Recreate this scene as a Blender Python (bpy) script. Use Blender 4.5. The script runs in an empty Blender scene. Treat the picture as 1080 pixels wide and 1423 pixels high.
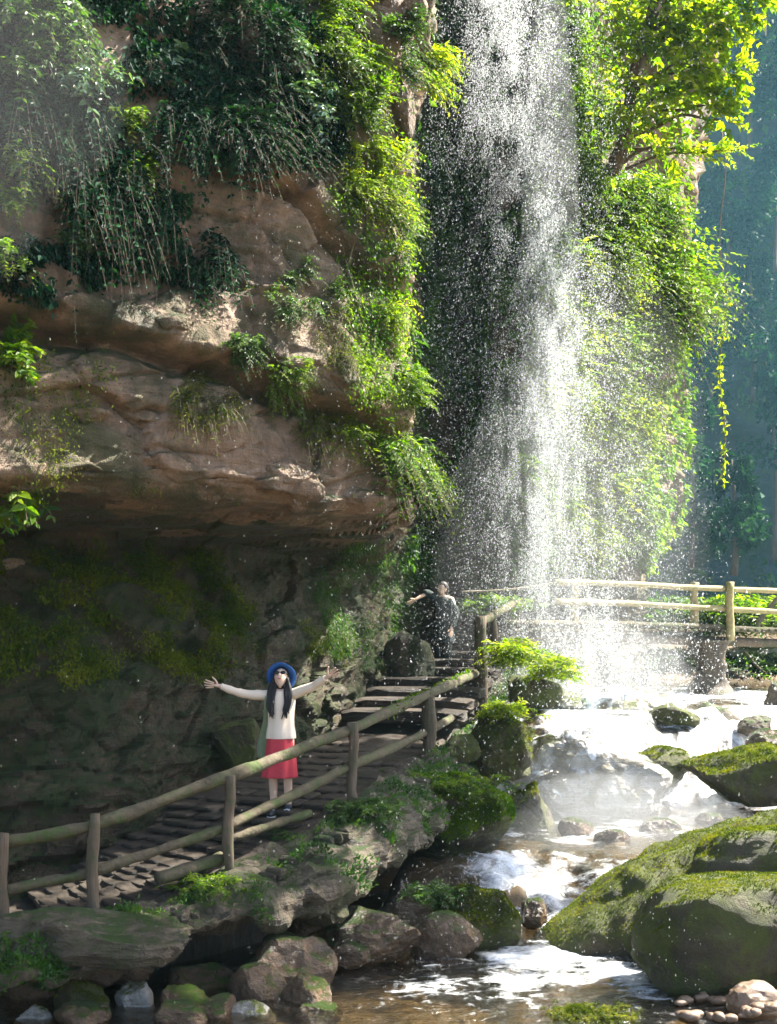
import bpy, bmesh, math, random
import numpy as np
from mathutils import Vector, Matrix

random.seed(7)
RNG = np.random.default_rng(11)
SC = bpy.context.scene
COL = SC.collection
FPX, HORIZON = 1700.0, 880.0            # focal length in photo pixels, eye level row

# ------------------------------------------------------------------ camera
cam_d = bpy.data.cameras.new('camera')
cam_d.sensor_fit = 'VERTICAL'
cam_d.sensor_height = 36.0
cam_d.lens = FPX / 1423.0 * 36.0
cam_d.shift_y = (HORIZON - 711.5) / 1423.0
cam_d.clip_start, cam_d.clip_end = 0.1, 600.0
cam = bpy.data.objects.new('camera', cam_d)
cam.location = (0, 0, 0)
cam.rotation_euler = (math.radians(90), 0, 0)
COL.objects.link(cam)
SC.camera = cam

# ------------------------------------------------------------------ world and sun
SUN_EL, SUN_AZ = math.radians(50), math.radians(68)      # azimuth from +Y towards +X
w = bpy.data.worlds.new('World'); SC.world = w; w.use_nodes = True
wn = w.node_tree
sky = wn.nodes.new('ShaderNodeTexSky'); sky.sky_type = 'NISHITA'; sky.sun_disc = False
sky.air_density = 0.8; sky.dust_density = 2.0; sky.ozone_density = 0.4; sky.sun_elevation = SUN_EL; sky.sun_rotation = SUN_AZ
bg = wn.nodes['Background']; bg.inputs['Strength'].default_value = 0.074
wn.links.new(sky.outputs[0], bg.inputs['Color'])
sun_d = bpy.data.lights.new('sun', 'SUN'); sun_d.energy = 4.5; sun_d.angle = math.radians(0.5)
sun_d.color = (1.0, 0.94, 0.84)
sun = bpy.data.objects.new('sun', sun_d); COL.objects.link(sun)
SDIR = Vector((math.sin(SUN_AZ) * math.cos(SUN_EL), math.cos(SUN_AZ) * math.cos(SUN_EL), math.sin(SUN_EL)))
sun.rotation_euler = SDIR.to_track_quat('Z', 'Y').to_euler()
sun.location = SDIR * 60
SC.view_settings.view_transform = 'Standard'
SC.view_settings.look = 'None'
SC.view_settings.gamma = 1.0
SC.view_settings.use_curve_mapping = False
SC.view_settings.exposure = 2.5
SC.render.engine = 'CYCLES'
SC.cycles.max_bounces = 8
SC.cycles.diffuse_bounces = 3
SC.cycles.glossy_bounces = 2
SC.cycles.transmission_bounces = 4
SC.cycles.transparent_max_bounces = 12
SC.cycles.volume_bounces = 1
SC.cycles.caustics_reflective = False
SC.cycles.caustics_refractive = False
SC.cycles.use_denoising = True

# ------------------------------------------------------------------ small maths
def P(px, py, Y):
    """the point of the place seen at a photo pixel, Y metres in front of the eye"""
    return np.array([(px - 540.0) * Y / FPX, Y, (HORIZON - py) * Y / FPX])

def proj(V):
    Y = np.maximum(V[:, 1], 0.1)
    return 540 + V[:, 0] * FPX / Y, HORIZON - V[:, 2] * FPX / Y

def _h(ix, iy, iz, s=0):
    h = (ix.astype(np.int64) * 374761393 + iy.astype(np.int64) * 668265263 + iz.astype(np.int64) * 1274126177 + s * 974634541) & 0xffffffff
    h = ((h ^ (h >> 13)) * 1274126177) & 0xffffffff
    h = ((h ^ (h >> 16)) * 2246822519) & 0xffffffff
    h = h ^ (h >> 15)
    return (h & 0xffffff) / float(0x1000000)

def vnoise(p, s=0):
    ip = np.floor(p); f = p - ip; f = f * f * f * (f * (f * 6 - 15) + 10)
    ip = ip.astype(np.int64); x, y, z = ip[:, 0], ip[:, 1], ip[:, 2]
    r = 0
    for dx in (0, 1):
        for dy in (0, 1):
            for dz in (0, 1):
                wgt = (f[:, 0] if dx else 1 - f[:, 0]) * (f[:, 1] if dy else 1 - f[:, 1]) * (f[:, 2] if dz else 1 - f[:, 2])
                r = r + wgt * _h(x + dx, y + dy, z + dz, s)
    return r * 2 - 1

def fbm(p, o=4, s=0, gain=0.5):
    p = np.asarray(p, float); r = np.zeros(len(p)); a = 1.0
    for i in range(o):
        r += a * vnoise(p * (2.03 ** i) + 17.3 * i, s + i); a *= gain
    return r

def worley(p, s=0, tilt=None):
    """F1, F2 and a random value per cell"""
    ip = np.floor(p).astype(np.int64)
    f1 = np.full(len(p), 9.0); f2 = f1.copy(); idv = np.zeros(len(p))
    for dx in (-1, 0, 1):
        for dy in (-1, 0, 1):
            for dz in (-1, 0, 1):
                x, y, z = ip[:, 0] + dx, ip[:, 1] + dy, ip[:, 2] + dz
                q = np.stack([x + _h(x, y, z, s + 1), y + _h(x, y, z, s + 2), z + _h(x, y, z, s + 3)], 1)
                d = np.linalg.norm(q - p, axis=1)
                near = d < f1
                f2 = np.where(near, f1, np.minimum(f2, d))
                idv = np.where(near, _h(x, y, z, s + 4), idv)
                if tilt is not None:
                    tv = (p - q) @ np.ones(3) * 0 + (p - q)[:, 0] * (_h(x, y, z, s + 5) - .5) + (p - q)[:, 1] * (_h(x, y, z, s + 6) - .5) + (p - q)[:, 2] * (_h(x, y, z, s + 7) - .35)
                    tilt[:] = np.where(near, tv, tilt)
                f1 = np.where(near, d, f1)
    return f1, f2, idv

def sstep(a, b, x):
    t = np.clip((x - a) / (b - a), 0, 1)
    return t * t * (3 - 2 * t)

def unit(v):
    v = np.asarray(v, float)
    return v / np.maximum(np.linalg.norm(v, axis=-1, keepdims=True), 1e-9)

def spline(K, t):
    """Catmull-Rom through rows of K, t in 0..len(K)-1"""
    K = np.asarray(K, float); n = len(K)
    t = np.clip(t, 0, n - 1 - 1e-6); i = np.floor(t).astype(int); f = (t - i)[:, None]
    g = lambda j: K[np.clip(j, 0, n - 1)]
    p0, p1, p2, p3 = g(i - 1), g(i), g(i + 1), g(i + 2)
    return 0.5 * (2 * p1 + (p2 - p0) * f + (2 * p0 - 5 * p1 + 4 * p2 - p3) * f * f + (3 * p1 - p0 - 3 * p2 + p3) * f ** 3)

# ------------------------------------------------------------------ objects
def mesh_np(name, V, F, smooth=True, tone=None):
    """V (n,3); F an (m,k) array, or a list of such arrays"""
    me = bpy.data.meshes.new(name)
    Fs = [np.asarray(f) for f in (F if isinstance(F, list) else [F]) if len(f)]
    V = np.asarray(V, np.float32)
    me.vertices.add(len(V)); me.vertices.foreach_set('co', V.ravel())
    loops = np.concatenate([f.ravel() for f in Fs]).astype(np.int32)
    tot = np.concatenate([np.full(len(f), f.shape[1]) for f in Fs]).astype(np.int32)
    start = np.concatenate([[0], np.cumsum(tot)[:-1]]).astype(np.int32)
    me.loops.add(len(loops)); me.loops.foreach_set('vertex_index', loops)
    me.polygons.add(len(tot)); me.polygons.foreach_set('loop_start', start)
    try: me.polygons.foreach_set('loop_total', tot)
    except Exception: pass
    me.update(calc_edges=True)
    me.polygons.foreach_set('use_smooth', np.full(len(tot), bool(smooth)))
    if tone is not None:
        a = me.attributes.new('tone', 'FLOAT', 'POINT'); a.data.foreach_set('value', np.asarray(tone, np.float32))
    me.validate()
    return me

def tag(o, label=None, cat=None, group=None, kind=None):
    if label: o['label'] = label
    if cat: o['category'] = cat
    if group: o['group'] = group
    if kind: o['kind'] = kind
    return o

def link(name, me, m=None, parent=None, loc=None):
    o = bpy.data.objects.new(name, me); COL.objects.link(o)
    if m is not None and me is not None and not me.materials: me.materials.append(m)
    if parent is not None: o.parent = parent
    if loc is not None: o.location = loc
    return o

def obj(name, V, F, m, parent=None, smooth=True, tone=None, loc=None):
    return link(name, mesh_np(name, V, F, smooth, tone), m, parent, loc)

def thing(name, label, cat, loc=(0, 0, 0), rz=0, group=None):
    o = bpy.data.objects.new(name, None); COL.objects.link(o)
    o.location = loc; o.rotation_euler = (0, 0, rz); o.empty_display_size = 0.2
    return tag(o, label, cat, group)

class MB:
    """collects pieces of one mesh"""
    def __init__(s): s.V = []; s.F = {}; s.T = []; s.n = 0
    def add(s, V, F, tone=None):
        V = np.asarray(V, float)
        for f in (F if isinstance(F, list) else [F]):
            f = np.asarray(f)
            if len(f): s.F.setdefault(f.shape[1], []).append(f + s.n)
        s.V.append(V); s.n += len(V)
        s.T.append(np.full(len(V), 0.5) if tone is None else np.broadcast_to(np.asarray(tone, float), (len(V),)))
        return s
    def arrays(s): return np.concatenate(s.V), [np.concatenate(f) for f in s.F.values()]
    def build(s, name, m, parent=None, smooth=True, loc=None):
        V, F = s.arrays()
        return obj(name, V, F, m, parent, smooth, np.concatenate(s.T), loc)

def grid_faces(nu, nv, wrap=False):
    i = np.arange(nu if wrap else nu - 1); j = np.arange(nv - 1)
    I, J = np.meshgrid(i, j, indexing='ij'); I2 = (I + 1) % nu
    return np.stack([I * nv + J, I2 * nv + J, I2 * nv + J + 1, I * nv + J + 1], -1).reshape(-1, 4)

def tube(path, radii, n=10, rough=0.0, seed=0, squash=1.0):
    """a closed tube along a path; returns V, F"""
    path = np.asarray(path, float); m = len(path)
    radii = np.broadcast_to(np.asarray(radii, float), (m,))
    T = unit(np.gradient(path, axis=0))
    ref = np.array([0, 0, 1.0]) if abs(T[0][2]) < 0.9 else np.array([1.0, 0, 0])
    A = unit(np.cross(T, ref)); B = np.cross(T, A)
    a = np.linspace(0, 2 * np.pi, n, endpoint=False)
    R = radii[:, None] * np.ones((m, n))
    V = path[:, None, :] + (np.cos(a)[None, :, None] * A[:, None, :] + squash * np.sin(a)[None, :, None] * B[:, None, :]) * R[..., None]
    if rough:
        q = V.reshape(-1, 3)
        d = fbm(q * 9 + seed * 7.1, 3, seed) * rough
        V = V + unit(V - path[:, None, :]) * d.reshape(m, n)[..., None]
    V = V.reshape(-1, 3)
    I, J = np.meshgrid(np.arange(m - 1), np.arange(n), indexing='ij'); J2 = (J + 1) % n
    F = np.stack([I * n + J, I * n + J2, (I + 1) * n + J2, (I + 1) * n + J], -1).reshape(-1, 4)
    c0, c1 = len(V), len(V) + 1
    V = np.concatenate([V, path[:1], path[-1:]])
    j = np.arange(n); j2 = (j + 1) % n
    caps = np.concatenate([np.stack([np.full(n, c0), j2, j], 1), np.stack([np.full(n, c1), (m - 1) * n + j, (m - 1) * n + j2], 1)])
    return V, [F, caps]

def rings(R):
    """loft a list of closed rings (each n x 3) with capped ends"""
    R = np.asarray(R, float); m, n = R.shape[:2]; V = R.reshape(-1, 3)
    I, J = np.meshgrid(np.arange(m - 1), np.arange(n), indexing='ij'); J2 = (J + 1) % n
    F = np.stack([I * n + J, I * n + J2, (I + 1) * n + J2, (I + 1) * n + J], -1).reshape(-1, 4)
    V = np.concatenate([V, R[0].mean(0)[None], R[-1].mean(0)[None]]); j = np.arange(n); j2 = (j + 1) % n
    caps = np.concatenate([np.stack([np.full(n, m * n), j2, j], 1), np.stack([np.full(n, m * n + 1), (m - 1) * n + j, (m - 1) * n + j2], 1)])
    return V, [F, caps]

_ICO = {}
def ico(sub):
    if sub not in _ICO:
        bm = bmesh.new(); bmesh.ops.create_icosphere(bm, subdivisions=sub, radius=1.0)
        V = np.array([v.co[:] for v in bm.verts]); F = np.array([[v.index for v in f.verts] for f in bm.faces]); bm.free()
        _ICO[sub] = (V, F)
    return _ICO[sub]

def rock_shape(size, seed, cuts=9, sub=4, rough=0.07, flat=0.0, hard=0.9, boxy=0.0):
    """a boulder: a ball cut by planes, roughened; returns V, F about its centre"""
    D, F = ico(sub); r = np.random.default_rng(seed)
    R = np.ones(len(D))
    if boxy: R = 1 / (np.sum(np.abs(D) ** (2 + boxy), 1) ** (1 / (2 + boxy)))
    for k in range(cuts):
        n = unit(r.normal(size=3)); h = r.uniform(0.55, 0.9)
        c = D @ n
        lim = np.where(c > 0.15, h / np.maximum(c, 0.15), 9)
        R = np.minimum(R, R * (1 - hard) + hard * np.minimum(R, lim))
    if flat:
        c = D[:, 2]; R = np.minimum(R, np.where(c > 0.1, (1 - flat) / np.maximum(c, 0.1), 9))
    V = D * R[:, None]
    V = V + D * (fbm(V * 1.6 + seed * 3.7, 4, seed) * rough * 1.6 + fbm(V * 7 + seed, 3, seed + 5) * rough * 0.35)[:, None]
    return V * np.asarray(size, float), F

# ------------------------------------------------------------------ materials
def newmat(name):
    m = bpy.data.materials.new(name); m.use_nodes = True
    nt = m.node_tree; nt.nodes.clear()
    out = nt.nodes.new('ShaderNodeOutputMaterial')
    return m, nt, out

def nd(nt, typ, ins=None, **kw):
    n = nt.nodes.new('ShaderNode' + typ)
    for k, v in kw.items(): setattr(n, k, v)
    for k, v in (ins or {}).items():
        if isinstance(v, bpy.types.NodeSocket): nt.links.new(v, n.inputs[k])
        else: n.inputs[k].default_value = v
    return n

def mth(nt, op, a, b=0.0, c=0.0, clamp=False):
    n = nt.nodes.new('ShaderNodeMath'); n.operation = op; n.use_clamp = clamp
    for i, v in enumerate((a, b, c)):
        if isinstance(v, bpy.types.NodeSocket): nt.links.new(v, n.inputs[i])
        else: n.inputs[i].default_value = v
    return n.outputs[0]

def ramp(nt, fac, stops, interp='LINEAR'):
    n = nt.nodes.new('ShaderNodeValToRGB'); e = n.color_ramp.elements; n.color_ramp.interpolation = interp
    while len(e) < len(stops): e.new(0.5)
    for i, (p, c) in enumerate(stops):
        e[i].position = p; e[i].color = (c, c, c, 1) if isinstance(c, (int, float)) else (*c, 1)
    nt.links.new(fac, n.inputs[0]); return n.outputs[0]

def mixc(nt, fac, a, b, typ='MIX'):
    n = nt.nodes.new('ShaderNodeMix'); n.data_type = 'RGBA'; n.blend_type = typ
    for i, v in ((0, fac), (6, a), (7, b)):
        if isinstance(v, bpy.types.NodeSocket): nt.links.new(v, n.inputs[i])
        else: n.inputs[i].default_value = v if i == 0 else (*v, 1)
    return n.outputs[2]

def noise(nt, vec, scale, detail=6, rough=0.6, dist=0.0):
    return nd(nt, 'TexNoise', {'Vector': vec, 'Scale': scale, 'Detail': detail, 'Roughness': rough, 'Distortion': dist}).outputs[0]

def mapped(nt, vec, scale, loc=(0, 0, 0)):
    return nd(nt, 'Mapping', {'Vector': vec, 'Scale': scale, 'Location': loc}).outputs[0]

def rock_mat(name, cols, moss=None, moss_at=0.55, moss_w=0.25, moss_n=0.9, rough=(0.55, 0.9), world=True, bump=0.05, strata=True, scale=1.0, stain=0.6, wallmoss=0.0, wm_at=0.5):
    m, nt, out = newmat(name)
    geo = nd(nt, 'NewGeometry'); tc = nd(nt, 'TexCoord')
    pos = geo.outputs['Position'] if world else tc.outputs['Object']
    s = scale
    n1 = noise(nt, pos, 0.7 * s, 7, 0.62, 0.4)
    n2 = noise(nt, pos, 5.5 * s, 8, 0.7)
    n3 = noise(nt, pos, 38 * s, 6, 0.7)
    lay = noise(nt, mapped(nt, pos, (0.5 * s, 0.5 * s, 5 * s)), 1.6, 6, 0.65, 0.6)
    t = mth(nt, 'MULTIPLY_ADD', n1, 0.5, mth(nt, 'MULTIPLY_ADD', n2, 0.3, mth(nt, 'MULTIPLY', lay, 0.35 if strata else 0.1)))
    c = ramp(nt, t, [(0.3, cols[0]), (0.46, cols[1]), (0.6, cols[2]), (0.75, cols[3])])
    c = mixc(nt, 0.5, c, ramp(nt, n3, [(0.25, 0.45), (0.7, 1.0)]), 'MULTIPLY')
    streak = noise(nt, mapped(nt, pos, (3.5 * s, 3.5 * s, 0.35 * s)), 1.2, 5, 0.65, 0.3)
    st = mth(nt, 'MULTIPLY', ramp(nt, streak, [(0.46, 0.0), (0.66, 1.0)]), stain)
    c = mixc(nt, st, c, (0.025, 0.026, 0.02))
    hgt = mth(nt, 'MULTIPLY_ADD', n2, 0.7, mth(nt, 'MULTIPLY_ADD', n3, 0.3, mth(nt, 'MULTIPLY', lay, 0.8 if strata else 0.2)))
    if moss:
        nz = nd(nt, 'SeparateXYZ', {0: geo.outputs['Normal']}).outputs[2]
        mn = noise(nt, pos, 2.6 * s, 7, 0.7)
        mk = mth(nt, 'MULTIPLY_ADD', mth(nt, 'SUBTRACT', mn, 0.5), moss_n * 2, nz)
        mk = ramp(nt, mth(nt, 'MULTIPLY_ADD', mk, 0.5, 0.5), [(max(0, 0.5 + moss_at / 2 - moss_w / 2), 0.0), (min(1, 0.5 + moss_at / 2 + moss_w / 2), 1.0)])
        if wallmoss:
            wm = ramp(nt, noise(nt, pos, 1.1 * s, 8, 0.72, 0.5), [(wm_at, 0.0), (wm_at + .15, wallmoss)])
            mk = mth(nt, 'MAXIMUM', mk, wm)
        mf = noise(nt, pos, 60 * s, 4, 0.7)
        mc = ramp(nt, mth(nt, 'MULTIPLY_ADD', mf, 0.55, mth(nt, 'MULTIPLY', noise(nt, pos, 6 * s, 4), 0.45)), [(0.3, moss[0]), (0.55, moss[1]), (0.75, moss[2])])
        c = mixc(nt, mk, c, mc)
        hgt = mth(nt, 'MULTIPLY_ADD', mth(nt, 'MULTIPLY', mk, mf), 1.2, hgt)
    rg = ramp(nt, n1, [(0.35, rough[0]), (0.65, rough[1])])
    bmp = nd(nt, 'Bump', {'Height': hgt, 'Distance': bump, 'Strength': 1.0})
    b = nd(nt, 'BsdfPrincipled', {'Base Color': c, 'Roughness': rg, 'Normal': bmp.outputs[0]})
    nt.links.new(b.outputs[0], out.inputs[0]); return m

def leaf_mat(name, cols, trans=0.45, rough=0.45, spec=0.35):
    m, nt, out = newmat(name)
    at = nd(nt, 'Attribute', attribute_name='tone').outputs['Fac']
    geo = nd(nt, 'NewGeometry')
    n = noise(nt, geo.outputs['Position'], 1.3, 3)
    f = mth(nt, 'MULTIPLY_ADD', n, 0.5, mth(nt, 'SUBTRACT', at, 0.25), clamp=True)
    c = ramp(nt, f, [(0.1, cols[0]), (0.5, cols[1]), (0.9, cols[2])])
    b = nd(nt, 'BsdfPrincipled', {'Base Color': c, 'Roughness': rough, 'Specular IOR Level': spec})
    tcol = mixc(nt, 1.0, c, (1.65, 1.75, 0.35), 'MULTIPLY')
    tr = nd(nt, 'BsdfTranslucent', {'Color': tcol})
    mx = nd(nt, 'MixShader', {0: trans, 1: b.outputs[0], 2: tr.outputs[0]})
    nt.links.new(mx.outputs[0], out.inputs[0]); return m

def plain_mat(name, col, rough=0.8, var=0.25, scale=20.0, bump=0.0, spec=0.4, aniso=None, extra=None):
    m, nt, out = newmat(name)
    tc = nd(nt, 'TexCoord').outputs['Object']
    v = mapped(nt, tc, aniso) if aniso else tc
    n = noise(nt, v, scale, 6, 0.65)
    c = mixc(nt, 1.0, col, ramp(nt, n, [(0.2, 1 - var), (0.8, 1 + var)]), 'MULTIPLY')
    if extra:
        k = ramp(nt, noise(nt, tc, extra[1], 6, 0.7), [(0.48, 0.0), (0.62, extra[2])])
        c = mixc(nt, k, c, extra[0])
    b = nd(nt, 'BsdfPrincipled', {'Base Color': c, 'Roughness': rough, 'Specular IOR Level': spec})
    if bump:
        bp = nd(nt, 'Bump', {'Height': n, 'Distance': bump, 'Strength': 1.0}); nt.links.new(bp.outputs[0], b.inputs['Normal'])
    nt.links.new(b.outputs[0], out.inputs[0]); return m

MOSS = [(0.018, 0.045, 0.008), (0.05, 0.1, 0.012), (0.13, 0.17, 0.025)]
MOSS_Y = [(0.05, 0.075, 0.008), (0.12, 0.15, 0.015), (0.2, 0.2, 0.03)]
M = {}
M['cliff'] = rock_mat('cliff_rock', [(0.075, 0.055, 0.036), (0.19, 0.128, 0.08), (0.34, 0.232, 0.152), (0.48, 0.36, 0.26)], [(0.015, 0.035, 0.006), (0.04, 0.07, 0.01), (0.1, 0.13, 0.02)], 0.8, 0.3, 0.8, bump=0.07, stain=0.5, wallmoss=0.7, wm_at=0.47)
M['wall'] = rock_mat('dark_wall_rock', [(0.02, 0.014, 0.006), (0.056, 0.038, 0.017), (0.11, 0.076, 0.036), (0.2, 0.145, 0.08)], [(0.012, 0.032, 0.003), (0.04, 0.075, 0.005), (0.11, 0.13, 0.012)], 0.75, 0.4, 0.9, rough=(0.4, 0.85), bump=0.12, stain=0.4, wallmoss=0.9, scale=1.4, wm_at=0.44)  # darker, mossy rock tone, set under the overhang and behind the fall
M['floor'] = rock_mat('wet_path_stone', [(0.03, 0.022, 0.014), (0.065, 0.046, 0.028), (0.11, 0.08, 0.05), (0.17, 0.13, 0.085)], None, rough=(0.35, 0.8), bump=0.08, scale=2.0, strata=False, stain=0.5)
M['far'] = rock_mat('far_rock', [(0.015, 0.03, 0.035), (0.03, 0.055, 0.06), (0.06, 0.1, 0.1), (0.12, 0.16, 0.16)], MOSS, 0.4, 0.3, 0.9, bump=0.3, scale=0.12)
M['ledge'] = rock_mat('ledge_rock', [(0.03, 0.023, 0.014), (0.075, 0.056, 0.034), (0.15, 0.115, 0.07), (0.26, 0.21, 0.14)], MOSS, 0.95, 0.25, 0.9, rough=(0.3, 0.75), bump=0.07, scale=1.6, stain=0.5, wallmoss=0.6, wm_at=0.5)
M['boulder'] = rock_mat('boulder_rock', [(0.035, 0.03, 0.014), (0.08, 0.062, 0.03), (0.15, 0.11, 0.055), (0.24, 0.19, 0.11)], MOSS_Y, 0.7, 0.4, 0.7, world=False, bump=0.05, strata=False, scale=1.8, stain=0.3, wallmoss=0.85, wm_at=0.43)
M['wet'] = rock_mat('wet_rock', [(0.04, 0.026, 0.014), (0.13, 0.075, 0.036), (0.25, 0.15, 0.075), (0.42, 0.34, 0.25)], MOSS, 0.85, 0.3, 1.0, rough=(0.1, 0.35), world=False, bump=0.04, scale=2.2, strata=False, stain=0.4)
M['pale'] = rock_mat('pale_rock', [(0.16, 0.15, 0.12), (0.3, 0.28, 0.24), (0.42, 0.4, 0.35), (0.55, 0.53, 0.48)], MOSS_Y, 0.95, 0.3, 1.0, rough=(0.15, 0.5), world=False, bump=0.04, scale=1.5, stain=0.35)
M['pebble'] = rock_mat('pebble_rock', [(0.12, 0.08, 0.05), (0.25, 0.17, 0.11), (0.36, 0.27, 0.2), (0.5, 0.42, 0.34)], None, world=False, rough=(0.25, 0.6), bump=0.01, strata=False, scale=5, stain=0.1)
M['bed'] = rock_mat('bed_rock', [(0.06, 0.045, 0.022), (0.15, 0.1, 0.045), (0.27, 0.19, 0.09), (0.38, 0.29, 0.16)], None, bump=0.05, strata=False, scale=2.5, stain=0.2)
M['wood'] = plain_mat('weathered_wood', (0.095, 0.078, 0.048), 0.88, 0.6, 11, 0.03, aniso=(1, 1, 1), extra=((0.055, 0.085, 0.02), 4.0, 0.85))
M['post'] = plain_mat('dark_wood', (0.12, 0.09, 0.06), 0.85, 0.6, 14, 0.03, aniso=(1, 1, 0.15), extra=((0.04, 0.065, 0.02), 4.0, 0.6))
M['bridge_wood'] = plain_mat('pale_bridge_wood', (0.36, 0.3, 0.14), 0.75, 0.35, 14, 0.01, extra=((0.15, 0.17, 0.04), 3.0, 0.6))
M['pier'] = rock_mat('pier_stone', [(0.045, 0.036, 0.024), (0.085, 0.068, 0.045), (0.14, 0.11, 0.075), (0.2, 0.17, 0.12)], MOSS, 0.9, 0.3, 1, world=False, bump=0.03, scale=2)
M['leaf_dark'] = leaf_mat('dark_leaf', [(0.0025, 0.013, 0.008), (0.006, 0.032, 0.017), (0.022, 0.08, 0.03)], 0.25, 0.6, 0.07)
M['leaf_mid'] = leaf_mat('mid_leaf', [(0.015, 0.045, 0.01), (0.04, 0.11, 0.018), (0.1, 0.19, 0.03)], 0.4)
M['leaf_bright'] = leaf_mat('bright_leaf', [(0.03, 0.09, 0.005), (0.1, 0.2, 0.008), (0.21, 0.29, 0.018)], 0.55)
M['leaf_yellow'] = leaf_mat('yellow_leaf', [(0.07, 0.15, 0.006), (0.19, 0.28, 0.01), (0.32, 0.36, 0.025)], 0.66)
M['leaf_pale'] = leaf_mat('pale_glossy_leaf', [(0.04, 0.1, 0.05), (0.1, 0.2, 0.1), (0.2, 0.32, 0.2)], 0.2, 0.2, 0.8)
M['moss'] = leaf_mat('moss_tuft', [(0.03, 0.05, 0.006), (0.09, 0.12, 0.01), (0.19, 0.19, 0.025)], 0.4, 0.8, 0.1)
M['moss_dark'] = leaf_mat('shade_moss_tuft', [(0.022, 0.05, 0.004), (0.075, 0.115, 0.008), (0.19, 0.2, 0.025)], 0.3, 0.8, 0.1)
M['bark'] = plain_mat('bark', (0.1, 0.075, 0.05), 0.9, 0.5, 12, 0.01, aniso=(1, 1, 0.3))
M['root'] = plain_mat('pale_root', (0.24, 0.2, 0.13), 0.85, 0.5, 16, 0.01, extra=((0.12, 0.15, 0.03), 4.0, 0.7))

def drop_mat(name, clear):
    m, nt, out = newmat(name)
    b = nd(nt, 'BsdfPrincipled', {'Base Color': (0.86, 0.9, 0.92, 1), 'Roughness': 0.25, 'Specular IOR Level': 0.6})
    tr = nd(nt, 'BsdfTranslucent', {'Color': (0.9, 0.94, 0.95, 1)})
    mx = nd(nt, 'MixShader', {0: 0.5, 1: b.outputs[0], 2: tr.outputs[0]})
    tp = nd(nt, 'BsdfTransparent'); mx = nd(nt, 'MixShader', {0: clear, 1: mx.outputs[0], 2: tp.outputs[0]})
    nt.links.new(mx.outputs[0], out.inputs[0]); return m
M['drop'] = drop_mat('water_drop', .5); M['drizzle'] = drop_mat('drizzle_drop', .8)

def water_mat():
    m, nt, out = newmat('stream_water')
    geo = nd(nt, 'NewGeometry').outputs['Position']
    foam = nd(nt, 'Attribute', attribute_name='tone').outputs['Fac']
    n1 = noise(nt, mapped(nt, geo, (1, 1.6, 1)), 3.2, 5, 0.6, 0.8)
    n2 = noise(nt, geo, 16, 5, 0.65, 0.5)
    h = mth(nt, 'MULTIPLY_ADD', n2, 0.35, n1)
    bmp = nd(nt, 'Bump', {'Height': h, 'Distance': 0.06, 'Strength': 0.8})
    gl = nd(nt, 'BsdfGlossy', {'Color': (1, 1, 1, 1), 'Roughness': 0.12, 'Normal': bmp.outputs[0]})
    tp = nd(nt, 'BsdfTransparent', {'Color': (0.8, 0.74, 0.58, 1)})
    fr = nd(nt, 'Fresnel', {'IOR': 1.33, 'Normal': bmp.outputs[0]}).outputs[0]
    wsh = nd(nt, 'MixShader', {0: mth(nt, 'MULTIPLY', fr, 1.6, clamp=True), 1: tp.outputs[0], 2: gl.outputs[0]})
    fo = nd(nt, 'BsdfPrincipled', {'Base Color': (0.82, 0.86, 0.88, 1), 'Roughness': 0.5, 'Normal': bmp.outputs[0]})
    fk = mth(nt, 'ADD', mth(nt, 'MULTIPLY', mth(nt, 'SUBTRACT', h, 0.62), 2.6), mth(nt, 'MULTIPLY_ADD', foam, 2.6, -1.0), clamp=True)
    mx = nd(nt, 'MixShader', {0: fk, 1: wsh.outputs[0], 2: fo.outputs[0]})
    nt.links.new(mx.outputs[0], out.inputs[0]); return m
M['water'] = water_mat()
def vol_mat(name, col, dens, aniso=0.3):
    m, nt, out = newmat(name)
    v = nd(nt, 'VolumePrincipled', {'Color': (*col, 1), 'Density': dens, 'Anisotropy': aniso})
    nt.links.new(v.outputs[0], out.inputs['Volume']); return m
# ================================================================== the setting
FL = np.array([(-6.2, 9.9), (-3.31, 10.5), (-2.58, 10.72), (-1.5, 11.5), (-.39, 13.2), (.54, 16.5), (1.5, 20.3), (2.6, 24.3), (3.1, 26.2)])
FZ = np.array([-2.75, -2.66, -2.55, -2.26, -1.84, -1.66, -1.36, -.15, -.1])
ZF, ZM, ZU = -3.2, -2.6, -1.25           # front pool, middle pool, upper pool

def level(x, y):
    """height of the stream surface"""
    yy = y - 0.25 * np.sin(x * 1.3) - 0.12 * np.sin(x * 3.1 + 1)
    z = ZF + (ZM - ZF) * sstep(12.9, 14.7, yy)
    return z + (ZU - ZM) * sstep(17.6, 19.6, yy - 0.35 * (x - 3))

def axis(fine, a, b, lo, hi, n):
    mid = np.linspace(a, b, fine)
    k = np.linspace(0, 1, n + 1)[1:] ** 2
    return np.concatenate([(a - (a - lo) * k)[::-1], mid, b + (hi - b) * k])

gx, gy = axis(210, -6, 14, -80, 80, 12), axis(230, 8, 42, -60, 110, 12)
X, Y = np.meshgrid(gx, gy, indexing='ij'); q = np.stack([X.ravel(), Y.ravel()], 1)
L = level(q[:, 0], q[:, 1])
p3 = np.column_stack([q, np.zeros(len(q))])
f1, f2, cid = worley(p3 * np.array([3.2, 3.2, 1]), 3)
bed = L - 0.2 + 0.13 * fbm(p3 * 0.8, 3, 2) + 0.14 * (0.5 - f1) + 0.05 * cid + 0.03 * fbm(p3 * 6, 3, 4)
bed += sstep(32.5, 38, q[:, 1]) * 1.1 + sstep(11, 20, q[:, 0]) * 2.0
LEFT = lambda x, y: x < np.interp(y, FL[:, 1], FL[:, 0]) + 0.22
bed = np.where(LEFT(q[:, 0], q[:, 1]) & (q[:, 1] < 27), np.minimum(bed, -3.3), bed)
bed = np.where(q[:, 1] < 8.5, np.minimum(bed, -3.3), bed)
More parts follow.
